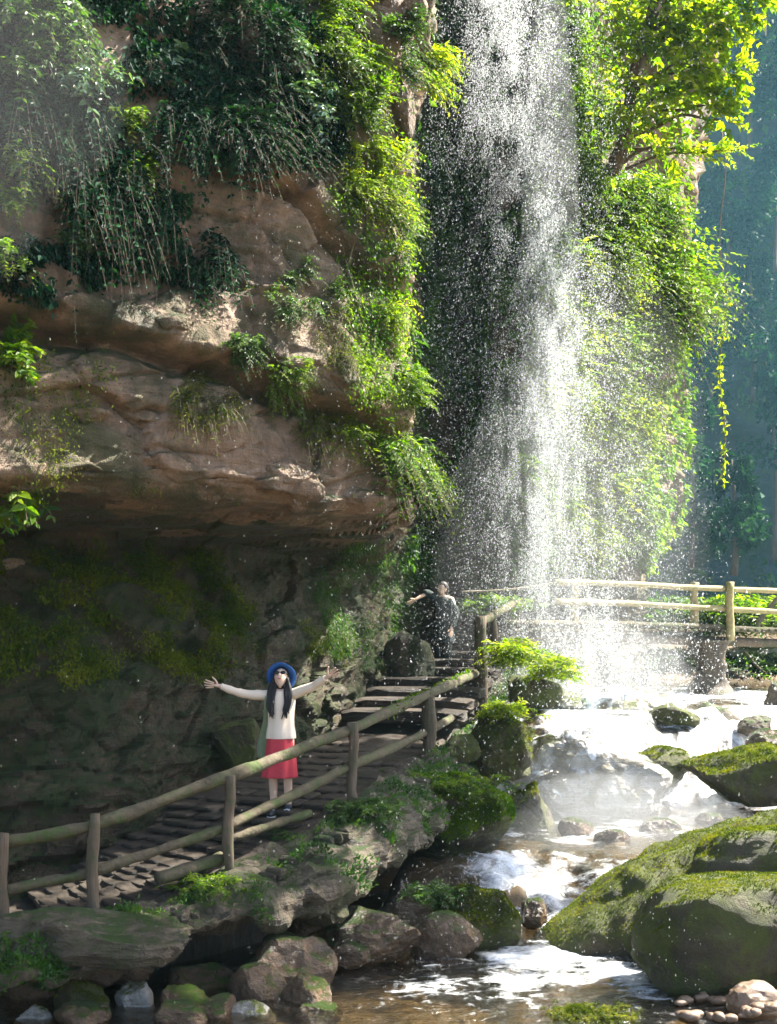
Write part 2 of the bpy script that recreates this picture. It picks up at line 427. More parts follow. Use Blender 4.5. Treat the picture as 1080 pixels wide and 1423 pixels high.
obj('stream_bed_ground', np.column_stack([q, bed]), grid_faces(len(gx), len(gy)), M['bed'])['kind'] = 'structure'

wx, wy = np.linspace(-4, 13, 270), np.concatenate([np.linspace(8.4, 21, 280), np.linspace(21.1, 36, 70)])
X, Y = np.meshgrid(wx, wy, indexing='ij'); q = np.stack([X.ravel(), Y.ravel()], 1)
p3 = np.column_stack([q, np.zeros(len(q))])
L = level(q[:, 0], q[:, 1])
slope = np.abs(level(q[:, 0], q[:, 1] + 0.1) - level(q[:, 0], q[:, 1] - 0.1)) / 0.2
cas = sstep(0.08, 0.3, slope)
z = L + (0.012 + 0.05 * cas) * fbm(p3 * np.array([3.4, 2.2, 1]), 4, 9) + 0.008 * fbm(p3 * 11, 2, 3)
foam = 0.66 * cas * (sstep(.5, 1.6, q[:, 0]) * .8 + .2)  # foam on the slopes; on the chute it also paints sky reflection white
fallx = 3.9
foam = np.maximum(foam, 0.85 * np.exp(-(((q[:, 0] - 3.6) / 1.5) ** 2 + ((q[:, 1] - 20.5) / 2.2) ** 2)))
foam = np.maximum(foam, 0.64 * np.exp(-(((q[:, 0] - 1.3) / 1.7) ** 2 + ((q[:, 1] - 11.5) / 1.3) ** 2)))  # front pool whitened in place of sun glitter, mixed with splash foam
foam = np.maximum(foam, 0.5 * np.exp(-(((q[:, 0] - 2.6) / 1.8) ** 2 + ((q[:, 1] - 16.0) / 1.5) ** 2)))
foam = np.maximum(foam, 0.6 * sstep(19.6, 21, q[:, 1]) * sstep(31, 26, q[:, 1]) * sstep(4.5, 6, q[:, 0]))
foam *= 0.82 + 0.4 * fbm(p3 * np.array([2.6, 1.3, 1]), 4, 21)
WF = grid_faces(len(wx), len(wy)); z = z - 1.6 * sstep(0.25, -0.25, q[:, 0] - np.interp(q[:, 1], FL[:, 1], FL[:, 0])) * sstep(13, 14, q[:, 1])
obj('stream_water', np.column_stack([q, z]), WF, M['water'], tone=np.clip(foam, 0, 1))['kind'] = 'structure'

# ------------------------------------------------------------------ the cliff, lofted between plans at several heights
TAIL_LO = [(0.45, 24.6), (1.3, 25.7), (2.5, 25.0), (4.4, 27.2), (6.3, 30.5), (7.0, 35), (6.8, 44)]
TAIL_MD = [(0.5, 24.0), (1.3, 25.3), (2.5, 24.5), (4.6, 26.8), (7.1, 30.0), (7.6, 34), (7, 44)]
TAIL_HI = [(0.6, 22.6), (1.3, 24.2), (2.6, 23.8), (4.9, 26.0), (8.0, 29.5), (8.4, 34), (7, 44)]
LV = [
 (-4.6, [(-18, 10.4), (-6, 11.2), (-4.2, 11.7), (-2.95, 12.1), (-2.05, 13.4), (-1.3, 15.4), (-.95, 18), (-.45, 20), (0.0, 22)] + TAIL_LO),
 (-0.6, [(-18, 11.3), (-6, 12.2), (-4.4, 12.7), (-3.15, 13.2), (-2.25, 14.4), (-1.5, 16.2), (-1.05, 18.4), (-.5, 20.2), (0.0, 22)] + TAIL_LO),
 (1.15, [(-18, 13), (-6, 13.4), (-4.4, 14.1), (-3.4, 14.9), (-2.6, 15.9), (-1.9, 17.1), (-1.15, 18.6), (-.5, 20.2), (0.0, 22)] + TAIL_LO),
 (1.36, [(-18, 9.0), (-6, 10.7), (-4, 11.6), (-2.7, 12.4), (-1.4, 13.2), (-.5, 13.8), (-.02, 14.4), (.02, 16), (.1, 21.5)] + TAIL_LO),
 (1.5, [(-18, 8.0), (-6, 10.2), (-4, 11.2), (-2.6, 12.1), (-1.3, 12.9), (-.35, 13.7), (.16, 14.2), (.22, 15), (.1, 20)] + TAIL_LO),
 (3.05, [(-18, 8.2), (-6, 10.3), (-4, 11.3), (-2.6, 12.15), (-1.3, 12.95), (-.4, 13.65), (.1, 14.2), (.17, 15), (.1, 20)] + TAIL_MD),
 (5.4, [(-18, 8.4), (-6, 10.5), (-4, 11.5), (-2.6, 12.4), (-1.3, 13.2), (-.5, 13.9), (.0, 14.4), (.12, 15.2), (.1, 20)] + TAIL_MD),
 (8.2, [(-18, 9.2), (-6, 11.2), (-4, 12.2), (-2.6, 13.0), (-1.3, 13.7), (-.4, 14.1), (.2, 14.5), (.32, 15.2), (.3, 20)] + TAIL_MD),
 (10.0, [(-18, 7.0), (-6, 8.8), (-4, 10.2), (-2.6, 11.6), (-1.3, 12.8), (-.4, 13.7), (.3, 14.3), (.5, 15.2), (.5, 20)] + TAIL_MD),  # unseen lip above the view, pushed forward to shade the left cliff
 (15.0, [(-18, 6.5), (-6, 8.4), (-4, 9.8), (-2.6, 11.4), (-1.3, 12.8), (-.4, 13.7), (.3, 14.4), (.5, 15.2), (.6, 19)] + TAIL_HI),
 (19.0, [(-18, 8.5), (-6, 10.4), (-4, 11.8), (-2.6, 13.4), (-1.3, 14.8), (-.4, 15.7), (.1, 16.4), (.2, 17.2), (.2, 20)] + [(x, y + 1.5) for x, y in TAIL_HI]),
]
ROWS = [30, 105, 80, 30, 22, 95, 100, 70, 18, 26, 10]
tu = np.concatenate([np.linspace(0, 1, 22, endpoint=False), np.linspace(1, 6.8, 315, endpoint=False), np.linspace(6.8, 9, 60, endpoint=False), np.linspace(9, 13.2, 130, endpoint=False), np.linspace(13.2, 15, 20)])
rows, zz = [], []
for k in range(len(LV) - 1):
    a, b = spline(LV[k][1], tu), spline(LV[k + 1][1], tu)
    for t in np.linspace(0, 1, ROWS[k + 1], endpoint=(k == len(LV) - 2)):
        rows.append(a * (1 - t) + b * t); zz.append(LV[k][0] * (1 - t) + LV[k + 1][0] * t)
rows = np.array(rows); zz = np.array(zz)                   # (rows, u, 2)
for _ in range(1):
    rows[1:-1] = 0.25 * rows[:-2] + 0.5 * rows[1:-1] + 0.25 * rows[2:]
G = np.concatenate([rows, np.broadcast_to(zz[:, None, None], rows.shape[:2] + (1,))], 2).transpose(1, 0, 2)   # u, v, xyz
nu, nv = G.shape[:2]
du, dv = np.gradient(G, axis=0), np.gradient(G, axis=1)
N0 = unit(np.cross(dv, du)).reshape(-1, 3)
V0 = G.reshape(-1, 3)
if N0[(nu // 4) * nv + nv // 2][1] > 0: N0 = -N0
x, z = V0[:, 0], V0[:, 2]
warp = np.stack([fbm(V0 * 0.6, 3, 31), fbm(V0 * 0.6, 3, 32), fbm(V0 * 0.6, 3, 33)], 1) * 0.35
tA, tB, tC = np.zeros(len(V0)), np.zeros(len(V0)), np.zeros(len(V0))
f1, f2, ida = worley((V0 + warp) * np.array([0.75, 0.75, 1.5]), 5, tA)
g1, g2, idb = worley((V0 + warp * 0.6) * np.array([1.7, 1.7, 4.2]), 6, tB)
h1, h2, idc = worley((V0 + warp * 0.3) * np.array([4.5, 4.5, 9]), 7, tC)
zl = z * 3.1 + fbm(V0 * 0.5, 3, 41) * 1.6 - 0.25 * x
lay = np.floor(zl); fr = zl - lay
hl = lambda i: _h(i.astype(np.int64), np.zeros(len(i), np.int64), np.zeros(len(i), np.int64), 77)
strat = hl(lay) * (1 - sstep(0.85, 1, fr)) + hl(lay + 1) * sstep(0.85, 1, fr)
d = 0.3 * (ida - 0.5) + 0.22 * tA - 0.05 * sstep(0.07, 0.0, f2 - f1) + 0.1 * (idb - 0.5) + 0.1 * tB - 0.012 * sstep(0.09, 0.0, g2 - g1) + 0.1 * (strat - 0.5)
d += 0.015 * (idc - .5) + 0.03 * tC
zl2 = z * 7.3 + fbm(V0 * .7, 3, 44) * 1.8 + .4 * x; l2 = np.floor(zl2); d += sstep(1.3, .8, z) * (.09 * (hl(l2 + 500) - .5) + .05 * (idc - .5))
d += 0.14 * fbm(V0 * 0.7, 4, 51) + 0.03 * fbm(V0 * 6, 4, 52)
lowwall = sstep(1.4, 0.9, z)
d = d * (1 - 0.25 * lowwall) * (1 - .75 * np.exp(-((z - 1.3) / .2) ** 4)) * (1 - .4 * sstep(19, 16, V0[:, 1]) * sstep(1.4, 1.7, z) * sstep(6.2, 5.4, z))
near = sstep(19, 16, V0[:, 1]) * sstep(0.6, 0.2, x)
zc = np.interp(x, [-8, -3.7, -3.1, -1.8, -.95, 0.1], [3.0, 2.96, 2.93, 2.79, 2.5, 2.3]) + 0.05 * fbm(V0 * 1.7, 3, 61)
d -= near * .28 * np.exp(-((x + 2.3) / .7) ** 2 - ((z - 3.75) / .5) ** 2)
e = z - zc
d += near * (-0.42 * np.exp(-(e / 0.085) ** 2) + 0.07 * sstep(0.02, 0.12, e) * sstep(0.75, 0.2, e) - 0.12 * sstep(0.0, -0.12, e) * sstep(-0.55, -0.15, e))
zc2 = np.interp(x, [-8, -2.2, -1.0, -.3, .2], [4.9, 4.9, 4.75, 4.2, 4.0]) + 0.06 * fbm(V0 * 1.3, 3, 62)
e = z - zc2
d += near * sstep(-2.6, -1.6, x) * (-0.18 * np.exp(-(e / 0.07) ** 2) + 0.14 * sstep(0.0, 0.1, e) * sstep(0.8, 0.2, e))
CV = V0 + N0 * d[:, None]
cliff = obj('cliff', CV, grid_faces(nu, nv), M['cliff'], smooth=True)
cliff['kind'] = 'structure'
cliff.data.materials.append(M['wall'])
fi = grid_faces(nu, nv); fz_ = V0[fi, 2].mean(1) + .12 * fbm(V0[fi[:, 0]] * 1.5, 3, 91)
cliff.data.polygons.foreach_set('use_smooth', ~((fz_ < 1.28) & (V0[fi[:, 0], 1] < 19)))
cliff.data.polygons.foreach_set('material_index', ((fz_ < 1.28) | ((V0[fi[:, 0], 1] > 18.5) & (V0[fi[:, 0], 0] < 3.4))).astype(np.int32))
G2 = CV.reshape(nu, nv, 3)
CN = unit(np.cross(np.gradient(G2, axis=1), np.gradient(G2, axis=0))).reshape(-1, 3)
if (CN * N0).sum() < 0: CN = -CN
CPX, CPY = proj(CV)
CFACE = -(CN * unit(CV)).sum(1)                            # facing the eye
ok = (CFACE > 0.02) & (CPX > -80) & (CPX < 1160) & (CPY > -300) & (CPY < 1430) & (CV[:, 1] > 5)
# keep the points the eye sees: nearest per 7-pixel cell
cell = np.floor(CPX / 7).astype(np.int64) * 4096 + np.floor((CPY + 400) / 7).astype(np.int64)
order = np.lexsort((CV[:, 1], cell)); first = {}
dmin = np.full(len(CV), 1e9)
co = cell[order]; idx0 = np.concatenate([[0], np.nonzero(np.diff(co))[0] + 1])
reps = np.diff(np.concatenate([idx0, [len(co)]]))
dmin[order] = np.repeat(CV[order][idx0, 1], reps)
SEEN = np.nonzero(ok & (CV[:, 1] < dmin + 0.9))[0]

def on_cliff(px, py, out=0.0):
    """the cliff point nearest to a photo pixel, and the way it faces"""
    s = SEEN[np.argmin((CPX[SEEN] - px) ** 2 + (CPY[SEEN] - py) ** 2)]
    return CV[s] + CN[s] * out, CN[s]

def cliff_area(test, n, seed=0):
    """n random seen cliff points (and normals) whose pixels pass the test"""
    r = np.random.default_rng(seed)
    s = SEEN[test(CPX[SEEN], CPY[SEEN], CV[SEEN])]
    wgt = (CV[s, 1]) ** 0 ; i = r.choice(s, n, replace=True)
    p = CV[i] + r.normal(size=(n, 3)) * 0.05
    return p, CN[i]

# loose slabs of the overhang's lip that stand proud of the face
for k, (px, py, sx, sy, sz, rz) in enumerate([(505, 690, .42, .3, .17, .5), (452, 702, .3, .25, .1, .4), (533, 672, .2, .24, .12, .6), (400, 655, .3, .14, .16, .5), (205, 583, .2, .12, .1, .45),
                                              (420, 505, .3, .16, .18, .5), (480, 520, .26, .2, .24, .6), (120, 575, .28, .12, .12, .4), (300, 600, .4, .1, .2, .5), (240, 447, .26, .1, .1, .45), (16, 785, .16, .1, .1, .3)]):
    c, n = on_cliff(px, py, -0.03)
    Vr, Fr = rock_shape((sx, sy, sz), 900 + k, cuts=14, sub=4, rough=0.05)
    a = rz; R = np.array([[math.cos(a), -math.sin(a), 0], [math.sin(a), math.cos(a), 0], [0, 0, 1]])
    obj('rock_slab', Vr @ R.T + c, Fr, M['cliff'], cliff, smooth=False)

# bare rock standing clear of the creepers beside the fall
for k, (px, py, s) in enumerate([((562), 155, (.17, .2, .36)), (520, 60, (.18, .2, .4)), (575, 12, (.16, .2, .2)), (530, 540, (.15, .3, .5))]):
    Yd = 14.35
    Vr, Fr = rock_shape(s, 930 + k, cuts=12, sub=4, rough=0.06)
    obj('rock_slab', Vr + P(px, py, Yd), Fr, M['cliff'], cliff, smooth=False)

# ------------------------------------------------------------------ far side of the gorge
fu, fv = np.linspace(-14, 62, 170), np.linspace(-4, 36, 110)
U, W = np.meshgrid(fu, fv, indexing='ij')
V = np.column_stack([U.ravel(), 60 + 0.0 * U.ravel(), W.ravel()])
V[:, 1] += -0.004 * (V[:, 0] - 20) ** 2 + (V[:, 2] + 4) * 0.12
f1, f2, idf = worley(V * np.array([0.16, 0.16, 0.3]), 15)
V[:, 1] -= 3.0 * (idf - 0.5) * sstep(0.02, 0.3, f2 - f1) + 2.2 * fbm(V * 0.09, 4, 16) + 0.5 * fbm(V * 0.6, 3, 17)
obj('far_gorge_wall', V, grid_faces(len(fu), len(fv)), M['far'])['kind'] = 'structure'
FARV = V

# ------------------------------------------------------------------ path on its ledge
def fence_line(t):
    t = np.atleast_1d(t); return spline(FL, t), np.interp(t, np.arange(len(FZ)), FZ)
T = np.linspace(0.2, 8, 330)
fl, fz = fence_line(T)
tg = unit(np.gradient(fl, axis=0)); outn = np.stack([tg[:, 1], -tg[:, 0]], 1)
CS = np.array([(-6.0, .3), (-3.0, .08), (-1.6, .0), (-1.0, .0), (-.5, .0), (-.15, .0), (.05, -.03), (.2, -.09), (.34, -.16), (.46, -.26), (.52, -.38), (.5, -.52), (.36, -.62), (.0, -.68), (-.5, -.74), (-.62, -1.2), (-.62, -2.4)])
cs = spline(CS, np.linspace(0, len(CS) - 1, 84))
wid = 1 + 0.35 * fbm(np.column_stack([T * 1.4, T * 0, T * 0]), 3, 71)
ww = np.where(cs[:, 0][None] > 0, cs[:, 0][None] * wid[:, None], cs[:, 0][None])
LVt = np.zeros((len(T), len(cs), 3))
LVt[..., :2] = fl[:, None] + outn[:, None] * ww[..., None]
thin = .42 + .58 * sstep(2.6, 3.6, T)
LVt[..., 2] = fz[:, None] + np.where(cs[:, 1][None] < 0, np.maximum(cs[:, 1][None], -.74) * thin[:, None] + np.minimum(cs[:, 1][None] + .74, 0), cs[:, 1][None])
Vl = LVt.reshape(-1, 3)
nrm = unit(np.cross(np.gradient(LVt, axis=0), np.gradient(LVt, axis=1))).reshape(-1, 3)
if nrm.reshape(len(T), len(cs), 3)[100, 25, 2] < 0: nrm = -nrm
rgh = np.where(np.tile(cs[:, 0], len(T)) > -0.1, 1.0, 0.3)
f1, f2, idl = worley(Vl * np.array([2.2, 2.2, 6]), 25)
dl = rgh * (0.2 * (idl - 0.5) * sstep(0.02, 0.2, f2 - f1) + 0.09 * fbm(Vl * 1.6, 4, 26) + 0.03 * fbm(Vl * 9, 3, 27))
path = obj('path', Vl + nrm * dl[:, None], grid_faces(len(T), len(cs)), M['ledge'], smooth=False)
path['kind'] = 'structure'
path.data.materials.append(M['floor'])
fp = grid_faces(len(T), len(cs)); path.data.polygons.foreach_set('material_index', (np.tile(cs[:, 0], len(T))[fp[:, 0]] < -.12).astype(np.int32))
# the stone steps that climb to the landing
def slab_box(sx, sy, sz, seed, bev=0.02, rough=0.012):
    """a rough block with broken edges, a few dozen faces"""
    Vb, Fb = ico(3); c = np.abs(Vb).max(1, keepdims=True); Vb = Vb / c
    k = 6.0; Vb = np.sign(Vb) * np.abs(Vb) / (np.sum(np.abs(Vb) ** (2 * k), 1, keepdims=True) ** (1 / (2 * k)))
    Vb = Vb * np.array([sx, sy, sz])
    return Vb + unit(Vb) * (fbm(Vb * 5 + seed * 3.3, 3, seed) * rough * 2)[:, None], Fb
def add_step(t, zt, seed, wd=0.95, dep=0.3, hh=0.1):
    c, _ = fence_line(t); c2, _ = fence_line(t + 0.02); dvec = unit(c2 - c)[0]; o = np.array([dvec[1], -dvec[0]])
    Vs, Fs = slab_box(wd, dep, hh, seed)
    R = np.array([[o[0], dvec[0], 0], [o[1], dvec[1], 0], [0, 0, 1]])
    ctr = np.array([*(c[0] - o * (wd - 0.12)), zt - hh])
    return obj('step', Vs @ R.T + ctr, Fs, M['floor'], path, smooth=False)
for i, t in enumerate(np.linspace(5.55, 7.0, 9)):
    add_step(t, -1.28 + 0.138 * (i + 1) - 0.02, 40 + i, 0.95, 0.36, 0.1)
# flat paving stones laid along the path
r = np.random.default_rng(15)
for t in np.arange(1.6, 5.5, .14):
    c, zc_ = fence_line(t); c2, _ = fence_line(t + .02); dvec = unit(c2 - c)[0]; o = np.array([dvec[1], -dvec[0]])
    L_ = np.linalg.norm(fence_line(t + .14)[0] - c) * .49
    R = np.array([[o[0], dvec[0], 0], [o[1], dvec[1], 0], [0, 0, 1]])
    x_ = -.2
    while x_ > -1.9:
        wd = r.uniform(.1, .24); jt = r.uniform(-.05, .05); Vs, Fs = ico(2); Vs = np.sign(Vs) * np.abs(Vs) ** .45
        Vs = Vs * np.array([wd * .93, L_ * r.uniform(.93, 1.03), .03]); Vs[:, 2] += Vs[:, 0] * r.normal() * .02
        obj('paving_stone', Vs @ R.T + np.array([*(c[0] + o * (x_ - wd) + dvec * jt), zc_[0] - .012 + r.uniform(-.006, .006)]), Fs, M['floor'], path, smooth=False)
        x_ -= 2 * wd
# dry stones stacked along the outer edge of the path under the rails
r = np.random.default_rng(5)
for t0, t1, n, dz0 in [(3.05, 3.75, 16, -.1), (3.0, 3.7, 16, -.2), (3.1, 3.9, 15, -.3), (1.0, 2.1, 13, -.06), (3.8, 4.6, 12, -.1), (4.6, 6.3, 18, -.12), (2.0, 3.0, 12, -.14)]:
    for t in np.linspace(t0, t1, n):
        c, zc_ = fence_line(t); c2, _ = fence_line(t + .02); dvec = unit(c2 - c)[0]; o = np.array([dvec[1], -dvec[0]])
        L_ = np.linalg.norm(fence_line(t1)[0] - fence_line(t0)[0]) / n * 0.58
        Vs, Fs = ico(2); Vs = np.sign(Vs) * np.abs(Vs) ** 0.6
        Vs = Vs * np.array([.12, L_ * r.uniform(.7, 1.15), .052 * r.uniform(.7, 1.25)]) + fbm(Vs * 2 + t * 50, 2)[:, None] * 0.012
        R = np.array([[o[0], dvec[0], 0], [o[1], dvec[1], 0], [0, 0, 1]])
        ctr = np.array([*(c[0] + o * (0.2 + r.uniform(-.05, .06) - dz0 * 0.35)), zc_[0] + dz0 + r.uniform(-.02, .02)])
        obj('stone', Vs @ R.T + ctr, Fs, M['ledge'], path, smooth=False)
# ================================================================== boulders, each a thing
# name, photo box (x0, y0, x1, y1), distance, material, angular, label
BOULDERS = [
 ('mossy_boulder', (908, 1226, 1240, 1402), 11.2, 'boulder', 1, 'large rounded boulder with bright moss along its top, in front at the right edge'),
 ('mossy_boulder', (978, 1156, 1220, 1285), 12.2, 'boulder', 1, 'mossy boulder rising at the right edge behind the nearest large boulder'),
 ('sloping_boulder', (735, 1150, 1130, 1365), 12.9, 'boulder', 4, 'long boulder sloping down to the left beside the white water chute'),
 ('mossy_boulder', (952, 1040, 1120, 1112), 18.2, 'boulder', 7, 'flat topped mossy boulder in the stream just below the grey pier boulder'),
 ('grey_boulder', (962, 975, 1042, 1070), 20.5, 'pier', 6, 'grey brown boulder standing right under the foot of the bridge pier'),
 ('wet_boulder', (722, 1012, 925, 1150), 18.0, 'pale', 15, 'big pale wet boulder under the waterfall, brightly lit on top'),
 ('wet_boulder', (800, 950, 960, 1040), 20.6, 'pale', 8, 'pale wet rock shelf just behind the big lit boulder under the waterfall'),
 ('mossy_rock', (700, 1090, 772, 1205), 16.6, 'boulder', 8, 'yellow mossed rock between the path ledge and the lit boulder'),
 ('mossy_rock', (880, 1040, 960, 1098), 18.6, 'boulder', 9, 'small yellow mossy rock wedged right of the big lit boulder'),
 ('pool_stone', (892, 1138, 945, 1172), 16.2, 'wet', 8, 'low pointed stone in the middle pool, larger of two'),
 ('pool_stone', (966, 1130, 1003, 1150), 16.8, 'wet', 7, 'small round stone in the middle pool left of the mossy right bank'),
 ('dark_rock', (1055, 950, 1120, 1000), 21.5, 'pier', 8, 'dark rock sticking out of white water at the right edge'),
 ('chute_rock', (718, 1240, 760, 1300), 13.2, 'wet', 18, 'small upright dark rock standing at the left of the white chute'),
 ('streaming_rock', (596, 1236, 712, 1345), 12.7, 'boulder', 13, 'mossy rock with water running over it left of the white chute'),
 ('mossy_rock', (575, 1268, 668, 1350), 12.3, 'wet', 9, 'dark green low rock in the water below the streaming rock'),
 ('wet_slab', (440, 1268, 590, 1352), 12.0, 'wet', 12, 'flat brown wet slab with white glints near the front pool'),
 ('wet_rock', (330, 1300, 462, 1405), 11.2, 'wet', 13, 'reddish brown angular wet rock at the edge of the front pool'),
 ('wet_rock', (318, 1345, 400, 1430), 10.8, 'wet', 13, 'grey brown wet rock in front of the reddish angular rock'),
 ('wet_rock', (395, 1348, 462, 1425), 10.7, 'wet', 12, 'green spotted wet rock touching the front pool water'),
 ('wet_rock', (225, 1340, 330, 1400), 11.2, 'wet', 11, 'flat brown wet rock under the path ledge left of the reddish rock'),
 ('wet_rock', (212, 1368, 296, 1432), 10.5, 'wet', 12, 'tan square stone on the bottom edge between pale and brown rocks'),
 ('pale_rock', (158, 1358, 218, 1425), 10.6, 'pale', 14, 'pale grey angular stone at the bottom left'),
 ('green_rock', (68, 1370, 158, 1440), 10.4, 'boulder', 10, 'dark green mossy stone left of the pale grey stone'),
 ('pale_rock', (20, 1402, 76, 1450), 10.2, 'pale', 12, 'half hidden pale stone nearest the bottom left corner'),
 ('ledge_slab', (-30, 1268, 268, 1352), 10.35, 'ledge', 14, 'long flat rock slab sticking out under the left end of the fence'),
 ('ledge_rock', (540, 1085, 700, 1205), 15.4, 'boulder', 8, 'rounded mossy rock hanging off the ledge end above the dark hollow'),
 ('ledge_rock', (505, 1125, 600, 1195), 14.4, 'ledge', 11, 'grey ledge rock with yellow moss under the third visible fence bay'),
 ('ledge_rock', (660, 985, 740, 1085), 17.6, 'boulder', 9, 'mossy rock below the tall newel post at the foot of the steps'),
 ('ledge_rock', (700, 935, 780, 1005), 20.5, 'boulder', 9, 'bush covered rock at the left edge of the waterfall curtain'),
 ('dark_rock', (535, 878, 606, 985), 21.3, 'wall', 18, 'tall dark wet rock at the cliff foot beside the person on the steps'),
 ('wet_rock', (298, 990, 372, 1090), 14.55, 'boulder', 16, 'smooth greenish wet rock bulging from the wall behind the woman'),
 ('pale_rock', (985, 928, 1040, 944), 29.0, 'pier', 8, 'low dark stones breaking the upper pool behind the bridge pier'),
 ('pale_rock', (1012, 895, 1110, 925), 30.5, 'pale', 8, 'sunlit pale rock on the green bank below the bridge at the right'),
 ('front_moss_rock', (775, 1400, 862, 1450), 10.3, 'boulder', 7, 'low cushion rock capped with bright moss at the bottom edge of the pool'),
 ('pebble_stone', (1015, 1368, 1086, 1418), 10.35, 'pebble', 5, 'largest tan pebble at the bottom right corner'),
]
ROCK = {}
for k, (nm, (x0, y0, x1, y1), Yd, mt, cuts, lab) in enumerate(BOULDERS):
    c = P((x0 + x1) / 2, (y0 + y1) / 2, Yd)
    sx, sz = (x1 - x0) / 2 * Yd / FPX, (y1 - y0) / 2 * Yd / FPX
    sy = {'mossy_boulder': .5 * sx, 'ledge_slab': .35, 'sloping_boulder': .8, 'ledge_rock': .5}.get(nm, min(sx, 0.9 * max(sx, sz)) * 0.85)
    big = sx * FPX / Yd > 70
    Vr, Fr = rock_shape((sx * 1.12, sy, sz * 1.15), 200 + k, cuts, 5 if big else 4, 0.06, boxy=1.0 if nm == 'mossy_boulder' else 0.0)
    if nm == 'sloping_boulder':
        rg = []
        for px in np.linspace(722, 1230, 70):
            top = np.interp(px, [722, 740, 770, 850, 960, 1080, 1150, 1230], [1345, 1318, 1288, 1228, 1172, 1124, 1110, 1150]) ; a_ = np.linspace(0, 2 * np.pi, 48, endpoint=False)
            zt = (HORIZON - top) * Yd / FPX; zb = -3.5; e_ = np.clip((px - 715) / 130, .12, 1) ** .5
            rg.append(np.stack([np.full(48, (px - 540) * Yd / FPX), Yd + .05 + .85 * e_ * np.cos(a_) * np.abs(np.cos(a_)) ** -.2, (zt + zb) / 2 + (zt - zb) / 2 * np.sign(np.sin(a_)) * np.abs(np.sin(a_)) ** .8], 1))
        Vr, Fr = rings(np.nan_to_num(np.array(rg))); Vr = Vr - c
        Vr = Vr + unit(Vr * np.array([.2, 1, 1])) * (.11 * fbm(Vr * 1.7, 4, 3) + .015 * fbm(Vr * 9, 3, 4))[:, None]
        Fr = np.concatenate([np.concatenate([f[:, [0, 1, 2]], f[:, [0, 2, 3]]]) if f.shape[1] == 4 else f for f in Fr])
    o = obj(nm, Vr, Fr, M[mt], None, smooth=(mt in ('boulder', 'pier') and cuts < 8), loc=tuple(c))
    tag(o, lab, 'boulder' if sx > 0.4 else 'rock', 'boulders and rocks in and along the stream')
    ROCK.setdefault(nm, []).append((o, Vr + c, Fr))
# thin sheets of water running over the rocks
for (nm, kk), nz0, thr in [(('wet_boulder', 0), .1, -.1), (('wet_boulder', 1), .1, -.2)]:
    o_, Vr, Fr = ROCK[nm][kk]; vn = np.zeros_like(Vr); tri = Vr[Fr]; fn = np.cross(tri[:, 1] - tri[:, 0], tri[:, 2] - tri[:, 0])
    for j in range(3): np.add.at(vn, Fr[:, j], fn)
    vn = unit(vn); msk = fbm(Vr * np.array([2.6, 2.6, .9]) + kk, 4, 33) + .35 * vn[:, 2]
    keep = ((msk > thr) & (vn[:, 2] > nz0))[Fr].all(1); use = np.unique(Fr[keep]); mp = np.full(len(Vr), -1); mp[use] = np.arange(len(use))
    Vw = Vr + vn * .012
    obj('running_water', Vw[use], mp[Fr[keep]], M['water'], tone=np.clip(.15 + .45 * (msk[use] - thr) + .3 * fbm(Vr[use] * np.array([6, 6, 1.5]), 3, 35), 0, .75))['kind'] = 'structure'
r = np.random.default_rng(8)
for k in range(34):
    px = 948 + (k * 37 % 140) + r.uniform(-6, 6); py = 1386 + (k * 23 % 46) + r.uniform(-4, 4)
    s = r.uniform(.03, .075)
    Yd = 3.15 * FPX / (py - 880)
    Vr, Fr = rock_shape((s * r.uniform(.9, 1.5), s, s * .7), 500 + k, 6, 2, 0.05)
    c = P(px, py, Yd); c[2] = -3.2 + s * 0.55 + max(0, (px - 1010)) * .0012
    tag(obj('pebble', Vr, Fr, M['pebble'], None, loc=tuple(c)), 'small tan pebble in the heap at the bottom right corner', 'pebble', 'pebbles at the bottom right corner')
# more stones in the stream and along the bank, all different
EXTRA = [(862, 990, 28, 20.0, 'pale'), (935, 1000, 30, 19.8, 'boulder'), (790, 985, 30, 20.5, 'pale'), (1052, 1010, 22, 20.0, 'pier'), (905, 1085, 20, 18.2, 'wet'),
         (700, 1060, 34, 17.6, 'boulder'), (745, 1040, 24, 18.4, 'boulder'), (640, 1040, 26, 17.2, 'boulder'), (300, 1410, 34, 10.4, 'wet'), (130, 1350, 30, 10.9, 'wet'), (480, 1330, 30, 11.7, 'wet'),
         (690, 1330, 24, 12.6, 'wet'), (540, 1345, 18, 12.0, 'wet'), (420, 1290, 26, 12.2, 'wet'), (1075, 1035, 30, 19.0, 'wet'), (850, 1168, 22, 15.4, 'wet'), (800, 1150, 20, 15.9, 'wet'), (45, 1375, 34, 10.9, 'wet'), (185, 1345, 30, 11.2, 'wet'), (255, 1415, 34, 10.2, 'wet'), (345, 1415, 30, 10.4, 'pale'), (5, 1345, 36, 10.9, 'pale'), (395, 1320, 30, 11.7, 'wet'), (440, 1410, 26, 10.5, 'wet'), (115, 1412, 30, 10.1, 'wet'), (505, 1300, 34, 12.3, 'wet')]
